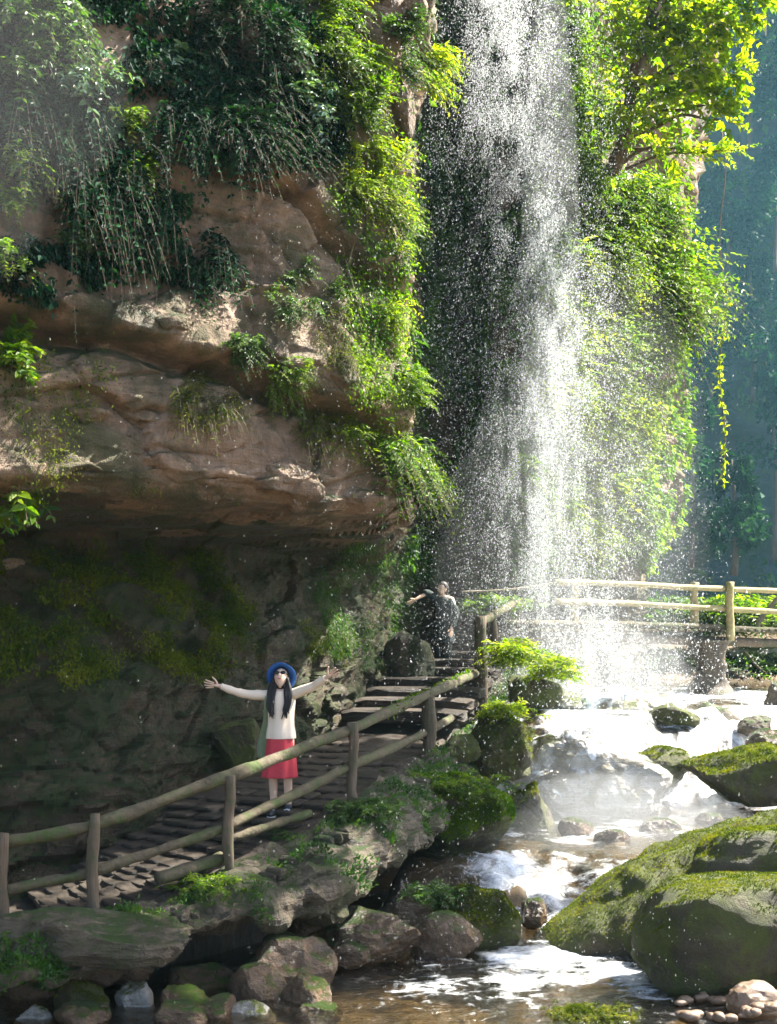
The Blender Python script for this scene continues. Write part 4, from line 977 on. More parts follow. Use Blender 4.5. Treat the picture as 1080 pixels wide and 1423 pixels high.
# tree added out of view on the right bank to shade path and ledge
bt = thing('shade_tree', 'unseen leafy tree added past the right edge to shade the path', 'tree', (11.2, 15.6, -1.6)); r = np.random.default_rng(52)
trunk = spline(np.array([(0, 0, -1), (.1, .3, 3), (-.2, 1, 7), (-.5, 2, 11), (-.6, 2.6, 16)], float), np.linspace(0, 4, 40))
v, f = tube(trunk, np.linspace(.28, .06, 40), 10, .03, 3); obj('trunk', v, f, M['bark'], bt)
Bc, Dc, Lc = [], [], []
for k in range(44):
    c = np.array([r.uniform(-2.2, 1.2), r.uniform(-.3, 6.2), 0]); c[2] = r.uniform(13.0, 15.0) if c[1] > .9 else r.uniform(14.8, 17.0)
    if math.hypot(c[1] - 1.9, c[2] - 15.3) < 1.7: c[1] += 2.0  # crown opened here so sun reaches the woman
    j = 0; j = int(np.clip(np.interp(c[2] - 2, trunk[:, 2], np.arange(40)), 4, 36))
    t = np.linspace(0, 1, 12)[:, None]; pp_ = trunk[j] * (1 - t) + c * t; pp_[:, 2] += .3 * np.sin(np.pi * t[:, 0])
    v, f = tube(pp_, np.linspace(.06, .015, 12), 6, .01, k); obj('branch', v, f, M['bark'], bt)
    n = 60; q = unit(r.normal(size=(n, 3))) * r.uniform(.2, 1, n)[:, None] * np.array([.95, .95, .6]); Bc.append(c + q); Dc.append(unit(q + r.normal(size=(n, 3)) * .3)); Lc.append(r.uniform(.3, .6, n))
lf, st = sprays(np.concatenate(Bc), np.concatenate(Dc), np.concatenate(Lc), 5, .2, .6, .3, r, broad=False, tip=.45, jit=.4)
cr = obj('crown', lf[0], lf[1], M['leaf_mid'], bt, False, lf[2])

# plants on the ledge
def ground_fern(name, label, px, py, Yd, wpx, hpx, n, m, seed, ll=.06, K=9, lw=.3, droop=.55, cat='fern', dirz=.8, group='ferns and moss along the path ledge', **kw):
    r = np.random.default_rng(seed); c = P(px, py, Yd); s = Yd / FPX
    B = c + np.column_stack([r.normal(size=n) * wpx * .33 * s, r.normal(size=n) * wpx * .22 * s, r.uniform(-.35, .1, n) * hpx * s])
    a = r.uniform(0, 2 * np.pi, n); D = np.column_stack([np.cos(a), np.sin(a) - .35, r.uniform(.2, dirz + .4, n)])
    return plant(name, label, cat, c, B, D, r.uniform(.5, 1.1, n) * hpx * s, K, ll, lw, droop, m, r, group=group, **kw)
for a in [('green fern clump on the ledge left of the second full fence post', 300, 1228, 11.25, 62, 40, 80, 'leaf_bright', .05),
          ('smaller green fern clump on the ledge right of the second full fence post', 402, 1206, 11.9, 46, 30, 60, 'leaf_mid', .045),
          ('leafy fern growing on the ledge right of the woman in front of a post', 512, 1122, 13.0, 60, 40, 90, 'leaf_mid', .06),
          ('fern tuft close under the woman\'s feet on the path edge', 392, 1160, 12.4, 26, 22, 36, 'leaf_mid', .04),
          ('bright moss green mound with small leaves under the mossy fence post', 620, 1088, 15.2, 90, 38, 170, 'leaf_bright', .06),
          ('yellow green moss tuft on the ledge tip above the dark hollow', 560, 1152, 14.2, 40, 14, 70, 'moss', .05),
          ('green plants on the streaming rock left of the chute', 612, 1240, 12.7, 50, 26, 80, 'leaf_mid', .05),
          ('yellow bush beside the steps at the left edge of the waterfall', 712, 905, 20.0, 26, 40, 110, 'leaf_yellow', .1),
          ('yellow green leafy plant right of the yellow bush, inside the spray', 772, 925, 20.2, 26, 40, 80, 'leaf_yellow', .1),
          ('green plants behind the person on the steps by the landing', 680, 838, 23.8, 56, 30, 130, 'leaf_bright', .11),
          ('small plant on the rim of the mossy rock below the newel post', 705, 985, 17.4, 30, 30, 60, 'leaf_yellow', .08),
          ('tiny bright cushion plant at the bottom edge of the pool', 818, 1408, 10.25, 70, 14, 260, 'moss', .03),
          ('speck of green moss on a stone in the front pool', 868, 1398, 10.5, 12, 7, 30, 'moss', .02),
          ('green bush behind the bridge rails at the right edge', 1050, 850, 31.0, 90, 60, 220, 'leaf_bright', .2),
          ('dark green bush behind the bridge rails left of the bridge posts', 935, 850, 32.0, 100, 50, 220, 'leaf_mid', .2),
          ('low green bush on the bank left of the bridge pier', 890, 915, 31.5, 110, 36, 240, 'leaf_mid', .18),
          ('dark low bush in the shade right behind the bridge pier', 975, 915, 32.0, 90, 34, 200, 'leaf_mid', .18),
          ('green bush on the far bank below the bridge at the right edge', 1060, 920, 30.5, 110, 34, 240, 'leaf_mid', .18)]:
    lab, px, py, Yd, wp, hp, n, m, ll = a
    ground_fern('fern' if 'fern' in lab else 'ledge_plant', lab, px, py, Yd, wp * 1.1, hp * 1.3, int(n * 1.5), m, px + py * 2, ll * 1.15, cat='fern' if 'fern' in lab else 'plant')
# moss and small leaves along the outer edge of the path
r = np.random.default_rng(62); PV = Vl + nrm * dl[:, None]; PN = unit(np.cross(np.gradient(PV.reshape(LVt.shape), axis=0), np.gradient(PV.reshape(LVt.shape), axis=1))).reshape(-1, 3)
if PN[100 * len(cs) + 25, 2] < 0: PN = -PN
csx = np.tile(cs[:, 0], len(T)); k = np.nonzero((csx > .02) & (PN[:, 2] > .15) & (fbm(PV * 1.5, 4, 63) + .3 * sstep(2.5, 5, np.repeat(T, len(cs))) > .12))[0]
i = r.choice(k, 22000); p = PV[i] + r.normal(size=(22000, 3)) * .03; d = unit(PN[i] + r.normal(size=p.shape) * .55); Ls = .045 * r.uniform(.4, 1.4, len(p))
v, f, tn = leaves(p, d, unit(np.cross(d, r.normal(size=p.shape))), Ls, Ls * .5, np.clip(.5 + .4 * fbm(p * 3, 3, 64), 0, 1))
tag(obj('moss', v, f, M['leaf_mid'], path, False, tn), kind='stuff')
# moss that grows along the mossy rail
r = np.random.default_rng(61)
t = r.uniform(0, 1, 900); A, B_ = P(535, 996, 14.6), P(655, 938, 20.0)
bp = A * (1 - t)[:, None] + B_ * t[:, None] + r.normal(size=(900, 3)) * .025; bp[:, 2] += .05
d = unit(np.column_stack([r.normal(size=900), r.normal(size=900), r.normal(size=900) - .3]))
v, f, tn = leaves(bp, d, unit(np.cross(d, r.normal(size=(900, 3)))), .07, .025, r.uniform(0, 1, 900))
tag(obj('moss', v - FO, f, M['leaf_bright'], fence, False, tn), 'green moss growing on the upper rail', kind='stuff')
# moss fur on the big boulders
def moss_fur(o, V, F, n, seed, ll, m='moss', zmin=.6):
    r = np.random.default_rng(seed); tri = V[F]; nn = np.cross(tri[:, 1] - tri[:, 0], tri[:, 2] - tri[:, 0]); ar = np.linalg.norm(nn, axis=1); nn = unit(nn)
    wt = ar * (nn[:, 2] + .25 * fbm(tri.mean(1) * 2.2, 3, seed) > zmin); i = r.choice(len(F), n, p=wt / wt.sum())
    u = r.uniform(size=(n, 2)); fl_ = u.sum(1) > 1; u[fl_] = 1 - u[fl_]
    p = tri[i, 0] + (tri[i, 1] - tri[i, 0]) * u[:, :1] + (tri[i, 2] - tri[i, 0]) * u[:, 1:]
    d = unit(nn[i] + r.normal(size=(n, 3)) * .45); Ls = ll * r.uniform(.5, 1.4, n)
    v, f, t = leaves(p - nn[i] * .004, d, unit(np.cross(d, r.normal(size=(n, 3)))), Ls, Ls * .5, np.clip(.5 + .4 * fbm(p * 5, 3, seed) + r.normal(size=n) * .15, 0, 1))
    tag(obj('moss', v - np.array(o.location), f, M[m], o, False, t), kind='stuff')
for nm, k, n, ll in [('mossy_boulder', 0, 15000, .018), ('mossy_boulder', 1, 11000, .02), ('mossy_boulder', 2, 6000, .03), ('sloping_boulder', 0, 22000, .02), ('mossy_rock', 0, 5000, .03), ('mossy_rock', 1, 2000, .03), ('streaming_rock', 0, 7000, .025), ('ledge_rock', 0, 16000, .035), ('ledge_rock', 1, 3000, .025), ('ledge_rock', 2, 3000, .03), ('front_moss_rock', 0, 6000, .018), ('green_rock', 0, 2500, .015)]:
    o, V, F = ROCK[nm][k]; moss_fur(o, V, F, n, 300 + k + n, ll, 'leaf_bright' if (nm == 'ledge_rock' and k == 0) else 'moss', .1 if nm == 'ledge_rock' else .62 if nm == 'sloping_boulder' else .3 if nm == 'streaming_rock' else .7)

# vine hanging in front of the far wall
pts = np.array([P(1004, y_, 40) + np.array([.1 * math.sin(y_ / 30), 0, 0]) for y_ in range(180, 680, 20)])
t = thing('hanging_vine', 'thin hanging vine with lit yellow leaves against the blue far wall', 'vine', tuple(pts[-1])); r = np.random.default_rng(71)
v, f = tube(pts, .02, 5, 0, 1); obj('stem', v - pts[-1], f, M['bark'], t)
s = pts[12:][r.integers(0, len(pts) - 12, 150)] + r.normal(size=(150, 3)) * np.array([.06, .06, .2])
d = unit(r.normal(size=(150, 3)) + np.array([0, 0, -1])); v, f, tn = leaves(s, d, unit(np.cross(d, r.normal(size=(150, 3)))), .2, .1, r.uniform(.3, 1, 150))
obj('foliage', v - pts[-1], f, M['leaf_yellow'], t, False, tn)
# trees standing in front of the far wall, half lost in the haze
r = np.random.default_rng(81)
for k, (px, py, Yd, hp) in enumerate([(905, 800, 50, 190), (960, 790, 52, 240), (1020, 800, 49, 170), (1075, 780, 54, 260), (925, 640, 56, 170), (985, 600, 57, 190), (1045, 560, 57, 200), (1100, 640, 55, 190), (940, 430, 58, 150), (1010, 400, 58, 180), (1075, 380, 58, 190), (965, 240, 59, 160), (1040, 210, 59, 170), (1100, 180, 58, 180), (1060, 60, 60, 160)]):
    c = P(px, py, Yd); s = Yd / FPX; H_ = hp * s
    t = thing('far_tree', 'hazy tree on the far gorge side, ' + ['leftmost of the row beyond the bridge', 'tallest left in the row beyond the bridge', 'low one behind the bridge posts', 'tall one at the right edge beyond the bridge', 'behind the left end of the row', 'above the middle of the bridge', 'above the right part of the bridge', 'half cut by the right edge, mid height', 'beside the nose bushes at mid height', 'near the hanging vine at mid height', 'at the right edge at mid height', 'under the leaning tree', 'right of the leaning tree crown', 'high at the right edge', 'topmost, right of the yellow crown'][k], 'tree', tuple(c), 0, 'hazy trees on the far side of the gorge')
    tr = np.array([(0, 0, 0), (.1, 0, H_ * .4), (-.1, 0, H_ * .95)]); v, f = tube(spline(tr, np.linspace(0, 2, 8)), np.linspace(.16, .04, 8), 6); obj('trunk', v, f, M['bark'], t)
    B = []
    for j in range(16):
        h = r.uniform(.3, 1.0); rad = H_ * .27 * (1.15 - h * .8); q = unit(r.normal(size=(70, 3))) * r.uniform(.3, 1, 70)[:, None] * rad * .55
        a_ = r.uniform(0, 6.28); B.append(q + np.array([math.cos(a_) * rad * .7, math.sin(a_) * rad * .7, h * H_]))
    B = np.concatenate(B); d = unit(r.normal(size=B.shape) + np.array([0, 0, -.5])); Ls = r.uniform(.2, .5, len(B))
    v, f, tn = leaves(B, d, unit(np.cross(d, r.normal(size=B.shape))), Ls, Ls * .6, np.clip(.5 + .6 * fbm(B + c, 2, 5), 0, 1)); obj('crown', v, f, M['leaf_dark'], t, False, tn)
# woods and creepers on the far wall
r = np.random.default_rng(72); n = 60000
i = r.integers(0, len(FARV), n); p = FARV[i] + r.normal(size=(n, 3)) * .35
k = fbm(p * .22, 4, 73) + .25 * fbm(p * 1.1, 2, 74) > -.12; p = p[k]; n = len(p)
d = unit(r.normal(size=(n, 3)) * .6 + np.array([.2, -.6, -.5])); Ls = r.uniform(.25, .7, n)
v, f, tn = leaves(p - np.array([0, .5, 0]), d, unit(np.cross(d, r.normal(size=(n, 3)))), Ls, Ls * .6, np.clip(.5 + .5 * fbm(p * .5, 3, 75), 0, 1))
tag(obj('far_woods', v, f, M['leaf_mid'], None, False, tn), 'hazy blue green woods clinging to the far gorge wall', 'woods', None, 'stuff')
# ================================================================== people
def skin_mesh(verts, edges, radii, sub=2, root=0):
    me = bpy.data.meshes.new('tmp'); me.from_pydata([tuple(v) for v in verts], edges, [])
    o = bpy.data.objects.new('tmp', me); COL.objects.link(o)
    o.modifiers.new('s', 'SKIN'); ss = o.modifiers.new('d', 'SUBSURF'); ss.levels = sub; ss.render_levels = sub
    sv = me.skin_vertices[0].data
    for i, rr in enumerate(radii):
        sv[i].radius = (rr, rr) if np.isscalar(rr) else rr; sv[i].use_root = (i == root)
    bpy.context.view_layer.update()
    ev = o.evaluated_get(bpy.context.evaluated_depsgraph_get()); m2 = ev.to_mesh()
    V = np.array([v.co[:] for v in m2.vertices]); F = {}
    for p in m2.polygons: F.setdefault(len(p.vertices), []).append(list(p.vertices))
    F = [np.array(f) for f in F.values()]
    ev.to_mesh_clear(); bpy.data.objects.remove(o); bpy.data.meshes.remove(me)
    return V, F

def finger_set(wrist, d, up, s=1.0, curl=0.15, spread=0.22):
    """palm to five fingers: list of (V,F). d: way the hand points; up: thumb side"""
    d = unit(np.array(d, float)); up = unit(np.array(up, float) - d * np.dot(up, d)); nrm = np.cross(d, up)
    out = []; w_ = np.array(wrist)
    for k, (off, ln) in enumerate([(.034, .068), (.012, .078), (-.011, .072), (-.033, .056)]):
        dd = unit(d + up * (off / .034) * spread); b = w_ + d * .055 * s + up * off * .7 * s
        pts = [b, b + dd * .032 * s, b + (dd * (.032 + ln * .5) + nrm * curl * .01) * s, b + (dd * (.032 + ln * .85) + nrm * curl * .04) * s, b + (dd * (.032 + ln) + nrm * curl * .06) * s]
        out.append(tube(spline(np.array(pts), np.linspace(0, 4, 10)), np.array([.0095, .0095, .009, .009, .0088, .0085, .008, .0078, .007, .005]) * s, 8))
    td = unit(d * .55 + up * .9); b = w_ + d * .02 * s + up * .02 * s
    pts = [b, b + td * .035 * s, b + (td * .06 + d * .008) * s, b + (td * .08 + d * .02) * s]
    out.append(tube(spline(np.array(pts), np.linspace(0, 3, 9)), np.linspace(.012, .007, 9) * s, 8))
    return out

def head_shape(c, R, s=1.0):
    """an egg with brow, nose, lips and chin; R turns it, c is its centre; faces -y"""
    n, m = 30, 26; th = np.linspace(0, np.pi, m)[1:-1]; ph = np.linspace(0, 2 * np.pi, n, endpoint=False)
    rings_ = []
    for t in th[::-1]:
        z = np.cos(t); rr = np.sin(t)
        x, y = rr * np.cos(ph), rr * np.sin(ph)
        jaw = 1 - .28 * sstep(.0, -1.0, z)
        X = x * .074 * jaw; Yv = y * .094 * (1 - .14 * sstep(0, -1, z)); Z = z * .116
        front = np.clip(-y, 0, 1)
        Yv = Yv - .024 * np.exp(-((x / .17) ** 2)) * np.exp(-(((z + .14) / .2) ** 2)) * front       # nose
        Yv = Yv - .007 * np.exp(-((x / .3) ** 2)) * np.exp(-(((z + .52) / .08) ** 2)) * front       # lips
        Yv = Yv + .012 * (np.exp(-(((x - .42) / .2) ** 2)) + np.exp(-(((x + .42) / .2) ** 2))) * np.exp(-(((z - .08) / .14) ** 2)) * front
        Yv = Yv - .008 * np.exp(-((x / .3) ** 2)) * np.exp(-(((z + .85) / .15) ** 2)) * front
        rings_.append(np.stack([X, Yv, np.full(n, Z)], 1))
    V, F = rings(rings_); return V * s @ np.array(R).T + np.array(c), F

def rx(a): c, s = math.cos(a), math.sin(a); return np.array([[1, 0, 0], [0, c, -s], [0, s, c]])
def rz(a): c, s = math.cos(a), math.sin(a); return np.array([[c, -s, 0], [s, c, 0], [0, 0, 1]])
def ellipse_loft(levels, n=28, fold=0.0, nf=9, seed=0):
    """levels: (z, cx, cy, rx, ry)"""
    L_ = spline(np.array(levels, float), np.linspace(0, len(levels) - 1, 5 * len(levels)))
    a = np.linspace(0, 2 * np.pi, n, endpoint=False); R_ = []
    for i, (z, cx, cy, ax, ay) in enumerate(L_):
        k = 1 + fold * (1 - i / len(L_)) * np.sin(nf * a + seed + 1.5 * np.sin(a * 2))
        R_.append(np.stack([cx + ax * np.cos(a) * k, cy + ay * np.sin(a) * k, np.full(n, z)], 1))
    return rings(R_)

M['skin'] = plain_mat('skin', (0.72, 0.5, 0.36), .5, .06, 30)
M['cream'] = plain_mat('cream_knit', (0.84, 0.7, 0.54), .9, .1, 120, .002)
M['red'] = plain_mat('red_cloth', (0.62, 0.06, 0.08), .85, .15, 40, .002)
M['blue'] = plain_mat('blue_felt', (0.022, 0.1, 0.33), .85, .15, 60, .001)
M['hair'] = plain_mat('black_hair', (0.008, 0.007, 0.006), .6, .4, 60, .002, aniso=(6, 6, .6))
M['black'] = plain_mat('black_plastic', (0.01, 0.01, 0.01), .15, .1, 10)
M['shoe'] = plain_mat('dark_shoe', (0.025, 0.03, 0.04), .6, .2, 30)
M['white'] = plain_mat('white_rubber', (0.7, 0.7, 0.68), .6, .1, 30)
M['lip'] = plain_mat('lip', (0.42, 0.1, 0.1), .4, .05, 30)
M['navy'] = plain_mat('dark_cloth', (0.018, 0.03, 0.028), .85, .3, 40, .002)
M['green_cloth'] = plain_mat('dull_green_cloth', (0.2, 0.26, 0.15), .85, .15, 40, .002)
M['teal'] = plain_mat('dark_teal_cloth', (0.02, 0.045, 0.045), .85, .3, 40, .002)

def person(name, label, loc, rot, arms, lean, head_tilt, clothes, head_turn=0):
    """a standing figure facing -y; arms: two lists shoulder, elbow, wrist, hand way"""
    t = thing(name, label, 'person', loc, rot)
    V, E, R = [], [], []
    def add(p, rr, prev=None):
        V.append(p); R.append(rr); i = len(V) - 1
        if prev is not None: E.append((prev, i))
        return i
    ly = lambda z: lean * max(0, z - .85)
    pv = add((0, 0, .88), (.125, .095))
    w_ = add((0, ly(1.02), 1.02), (.105, .08), pv); ch = add((0, ly(1.2), 1.2), (.125, .09), w_); up = add((0, ly(1.31), 1.31), (.1, .075), ch)
    nk = add((0, ly(1.37), 1.37), .045, up); hd = add((0, ly(1.43) - .012, 1.43), .047, nk)
    for s in (-1, 1):
        h = add((s * .085, 0, .82), .088, pv); k = add((s * .08, -.015, .45), .052, h); cf = add((s * .08, .012, .32), .05, k); an = add((s * .08, .02, .075), .034, cf); add((s * .085, -.09, .035), .032, an)
    fingers = []
    for s, (sh, el, wr, hd_, thumb) in zip((-1, 1), arms):
        a0 = add(sh, .05, up); a1 = add(tuple((np.array(sh) + np.array(el)) / 2), .043, a0); a2 = add(el, .036, a1)
        a3 = add(tuple((np.array(el) * .6 + np.array(wr) * .4)), .037, a2); a4 = add(wr, .024, a3)
        dd = unit(np.array(hd_)); add(tuple(np.array(wr) + dd * .045), (.034, .02), a4); add(tuple(np.array(wr) + dd * .085), (.036, .015), len(V) - 1)
        fingers += finger_set(np.array(wr) + dd * .02, dd, thumb)
    bV, bF = skin_mesh(V, E, R)
    mb = MB(); mb.add(bV, bF)
    for v, f in fingers: mb.add(v, f)
    Rh = rz(head_turn) @ rx(-head_tilt); hc = np.array([0, ly(1.47) - .015 + .02 * head_tilt, 1.485])
    v, f = head_shape(hc, Rh); mb.add(v, f)
    for s in (-1, 1):
        v, f = ico(2); mb.add((v * np.array([.012, .022, .034]) + np.array([s * .073, .008, -.005])) @ Rh.T + hc, f)
    mb.build('body', M['skin'], t)
    clothes(t, Rh, hc, ly, arms)
    return t

def sleeve(sh, el, wr, r0, r1, seed):
    p = spline(np.array([sh, el, wr], float), np.linspace(0, 2, 22)); rr = np.linspace(r0, r1, 22) * (1 + .05 * np.sin(np.linspace(0, 26, 22) + seed))
    return tube(p, rr, 14, .006, seed)
def shoe(t, s, m, sole=True):
    v, f = ico(3); v = v * np.array([.047, .13, .05]); v[:, 2] = np.maximum(v[:, 2], -.03)
    o = obj('shoe', v + np.array([s * .085, -.045, .052]), f, M[m], t)
    if sole:
        v, f = ico(3); v = v * np.array([.051, .137, .03]); v[:, 2] = np.clip(v[:, 2], -.012, .012); obj('sole', v + np.array([s * .085, -.045, .014]), f, M['white'], o)
        v, f = tube(np.array([[-.03, -.1, .09], [0, -.105, .1], [.03, -.1, .09]]) + np.array([s * .085, 0, 0]), .008, 6); obj('lace', v, f, M['white'], o)
    v, f = tube(np.array([(s * .08, .015, .07), (s * .08, .018, .14)]), [.043, .041], 12); obj('sock', v, f, M[m], o)

def woman_clothes(t, Rh, hc, ly, arms):
    mb = MB()
    v, f = ellipse_loft([(.845, .0, .0, .158, .122), (.9, 0, ly(.9), .155, .12), (1.02, 0, ly(1.02), .14, .11), (1.15, 0, ly(1.15), .145, .112), (1.25, 0, ly(1.25), .152, .105), (1.32, 0, ly(1.32), .13, .085), (1.355, 0, ly(1.35), .07, .062)], 36, .06, 7); mb.add(v, f)
    for s, a in zip((0, 1), arms):
        c0 = np.array(a[0]) * np.array([.55, 1, .985]); mb.add(*sleeve(c0, a[1], np.array(a[2]) , .064, .033, s))
    mb.build('sweater', M['cream'], t)
    v, f = ellipse_loft([(.43, -.01, 0, .185, .15), (.55, -.005, 0, .172, .142), (.7, 0, 0, .16, .13), (.87, 0, 0, .14, .112)], 48, .11, 9, 1); obj('skirt', v, f, M['red'], t)
    shoe(t, -1, 'shoe'); shoe(t, 1, 'shoe')
    # hair: cap plus two locks over the chest
    mb = MB(); v, f = ico(4); k = ~((v[:, 1] < -.35) & (v[:, 2] < .62)); v2 = v * np.array([.088, .105, .125]); v2[~k] *= .8
    mb.add((v2 + np.array([0, .012, .01])) @ Rh.T + hc, f)
    r = np.random.default_rng(2)
    for s in (-1, 1):
        for j in range(9):
            x = s * (.055 + .007 * j); pts = [hc + Rh @ np.array([s * .07, -.0 - .004 * j, -.02]), np.array([x * 1.05, ly(1.36) - .075, 1.36]), np.array([x * 1.05 + s * .006, ly(1.25) - .118, 1.24]), np.array([x * .95 + r.uniform(-.015, .015), ly(1.1) - .128, 1.15]), np.array([x * .85 + r.uniform(-.02, .02), ly(1.03) - .125, 1.08 + r.uniform(-.03, .05)])]
            mb.add(*tube(spline(np.array(pts), np.linspace(0, 4, 22)), np.linspace(.02, .006, 22), 8, .004, j + 5))
        pts = [hc + np.array([s * .05, .07, 0]), np.array([s * .06, .09, 1.36]), np.array([s * .05, .1, 1.2])]
        mb.add(*tube(spline(np.array(pts), np.linspace(0, 2, 12)), np.linspace(.04, .015, 12), 8))
    mb.build('hair', M['hair'], t)
    # bucket hat tipped back on the head
    prof = [(0, .105), (.05, .104), (.085, .092), (.1, .06), (.106, .015), (.112, .0), (.135, -.012), (.156, -.03), (.161, -.036), (.156, -.04), (.11, -.012), (.1, .01)]
    a = np.linspace(0, 2 * np.pi, 40, endpoint=False)
    Rr = [np.stack([max(rr, .002) * np.cos(a), max(rr, .002) * np.sin(a), z + .012 * np.sin(3 * a + 1) * (rr > .13)], 1) for rr, z in prof]
    v, f = rings(Rr); Rt = Rh @ rx(math.radians(-38)); obj('hat', v @ Rt.T + hc + Rh @ np.array([0, .03, .055]), f, M['blue'], t)
    # sunglasses
    g = MB()
    for s in (-1, 1):
        v, f = ico(3); g.add((v * np.array([.031, .008, .024]) + np.array([s * .034, -.098, .012])) @ Rh.T + hc, f)
        g.add(*tube((np.array([[s * .06, -.09, .018], [s * .078, -.03, .015], [s * .078, .02, .01]])) @ Rh.T + hc, .004, 6))
    g.add(*tube((np.array([[-.01, -.104, .016], [.01, -.104, .016]])) @ Rh.T + hc, .005, 6))
    g.build('sunglasses', M['black'], t)
    v, f = ico(2); obj('mouth', (v * np.array([.022, .007, .007]) + np.array([0, -.09, -.058])) @ Rh.T + hc, f, M['lip'], t)
    # necklace and a dull green wrap that hangs from the right shoulder down the back
    a = np.linspace(-2.4, 2.4, 24); v, f = tube(np.stack([.055 * np.sin(a), ly(1.36) - .06 * np.cos(a) - .02, 1.36 - .07 * np.cos(a)], 1), .004, 6); obj('necklace', v, f, M['black'], t)
    Rr = []
    for z, x, y, w_ in [(1.3, -.135, -.06, .02), (1.2, -.15, -.05, .022), (1.05, -.16, .02, .03), (.9, -.19, .09, .05), (.75, -.21, .12, .07), (.62, -.2, .13, .075)]:
        a = np.linspace(0, 2 * np.pi, 16, endpoint=False); Rr.append(np.stack([x + w_ * np.cos(a), y + .03 * np.sin(a) + .008 * np.sin(4 * a + z * 9), np.full(16, z)], 1))
    Rr = np.array(Rr); Rr = spline(Rr.reshape(6, -1), np.linspace(0, 5, 24)).reshape(24, 16, 3); v, f = rings(Rr); obj('wrap', v, f, M['green_cloth'], t)

wl = P(390, 1136, 13.1)
zp = float(np.interp(13.1, [12.5, 13.2, 14], [-1.98, -1.97, -1.95])) 
woman = person('person', 'woman in blue hat, cream sweater and red skirt spreading both arms wide', (wl[0], wl[1], -1.97), math.radians(-5),
    [((-.155, .03, 1.315), (-.41, .0, 1.325), (-.64, -.04, 1.405), (-1, -.1, .12), (.1, -.2, 1)),
     ((.155, .03, 1.32), (.345, -.08, 1.4), (.515, -.2, 1.5), (.75, -.35, .4), (-.3, -.2, 1))], .06, .6, woman_clothes)

def walker_clothes(t, Rh, hc, ly, arms):
    mb = MB()
    v, f = ellipse_loft([(.55, 0, 0, .2, .17), (.75, 0, 0, .19, .16), (.95, 0, 0, .175, .14), (1.15, 0, ly(1.15), .18, .135), (1.28, 0, ly(1.28), .17, .115), (1.345, 0, ly(1.34), .075, .07)], 32, .05, 6); mb.add(v, f)
    for s, a in zip((0, 1), arms):
        el, wr = np.array(a[1]), np.array(a[2]); e2 = el * .75 + wr * .25 if s == 0 else wr
        mb.add(*sleeve(np.array(a[0]) * np.array([.6, 1, .985]), el, e2, .085, .055, s + 3))
    mb.build('coat', M['navy'], t)
    mb = MB()
    for s in (-1, 1): mb.add(*tube(spline(np.array([(s * .085, 0, .85), (s * .082, -.01, .46), (s * .08, .015, .1)]), np.linspace(0, 2, 16)), np.linspace(.105, .07, 16), 14, .008, s + 2))
    mb.build('trousers', M['navy'], t)
    shoe(t, -1, 'shoe', False); shoe(t, 1, 'shoe', False)
    v, f = ico(4); v2 = v * np.array([.084, .105, .125]); cut = (v[:, 1] < -.2) & (v[:, 2] < .55); v2[cut] *= .8
    obj('hair', (v2 + np.array([0, .014, .012])) @ Rh.T + hc, f, M['hair'], t)
    g = MB()
    for s in (-1, 1):
        v, f = ico(2); g.add((v * np.array([.014, .006, .007]) + np.array([s * .032, -.083, .012])) @ Rh.T + hc, f)
    g.build('eye', M['black'], t)
    v, f = ico(2); obj('mouth', (v * np.array([.022, .007, .006]) + np.array([0, -.09, -.06])) @ Rh.T + hc, f, M['lip'], t)
    v, f = rings(spline(np.array([np.stack([.17 + .035 * np.cos(q), .02 + .1 * np.sin(q), np.full(12, z)], 1).ravel() if True else 0 for q, z in [(np.linspace(0, 2 * np.pi, 12, endpoint=False), zz_) for zz_ in (.92, 1.05, 1.2, 1.28)]]), np.linspace(0, 3, 10)).reshape(10, 12, 3)); obj('shoulder_bag', v, f, M['teal'], t)
w2 = P(616, 936, 23.0)
walker = person('person', 'person in dark clothes on the steps with one bare forearm raised', (w2[0], w2[1], w2[2]), math.radians(-28),
    [((-.165, .02, 1.31), (-.22, -.2, 1.41), (-.33, -.38, 1.31), (-.8, -.4, -.55), (.2, -.5, .6)),
     ((.165, .02, 1.31), (.22, .03, 1.05), (.2, -.08, .82), (0, -.2, -1), (-.2, -1, 0))], .0, -.1, walker_clothes, head_turn=-.5)
walker.scale = (1.07, 1.07, 1.07)
# ================================================================== the falling water
r = np.random.default_rng(404)
def drops(C, size, stretch):
    """teardrop beads of water, one per row of C"""
    n = len(C); a = r.uniform(0, 6.28, n)
    tilt = r.normal(size=(n, 2)) * .12
    ax = unit(np.column_stack([tilt, np.ones(n)])); h = (size * stretch)[:, None]
    u = unit(np.cross(ax, np.column_stack([np.cos(a), np.sin(a), np.zeros(n)]))); w_ = np.cross(ax, u); s = size[:, None]
    pts = [C + ax * h] + [C - ax * h * .6 + (u * math.cos(q) + w_ * math.sin(q)) * s * 1.15 for q in (0, 2.094, 4.189)]
    V = np.stack(pts, 1).reshape(-1, 3)
    T_ = np.array([[0, 1, 2], [0, 2, 3], [0, 3, 1], [1, 3, 2]])
    return V, (np.arange(n)[:, None, None] * 4 + T_).reshape(-1, 3)
def curve(pts, y): return np.interp(y, [a for a, b in pts], [b for a, b in pts])
YF = 22.0
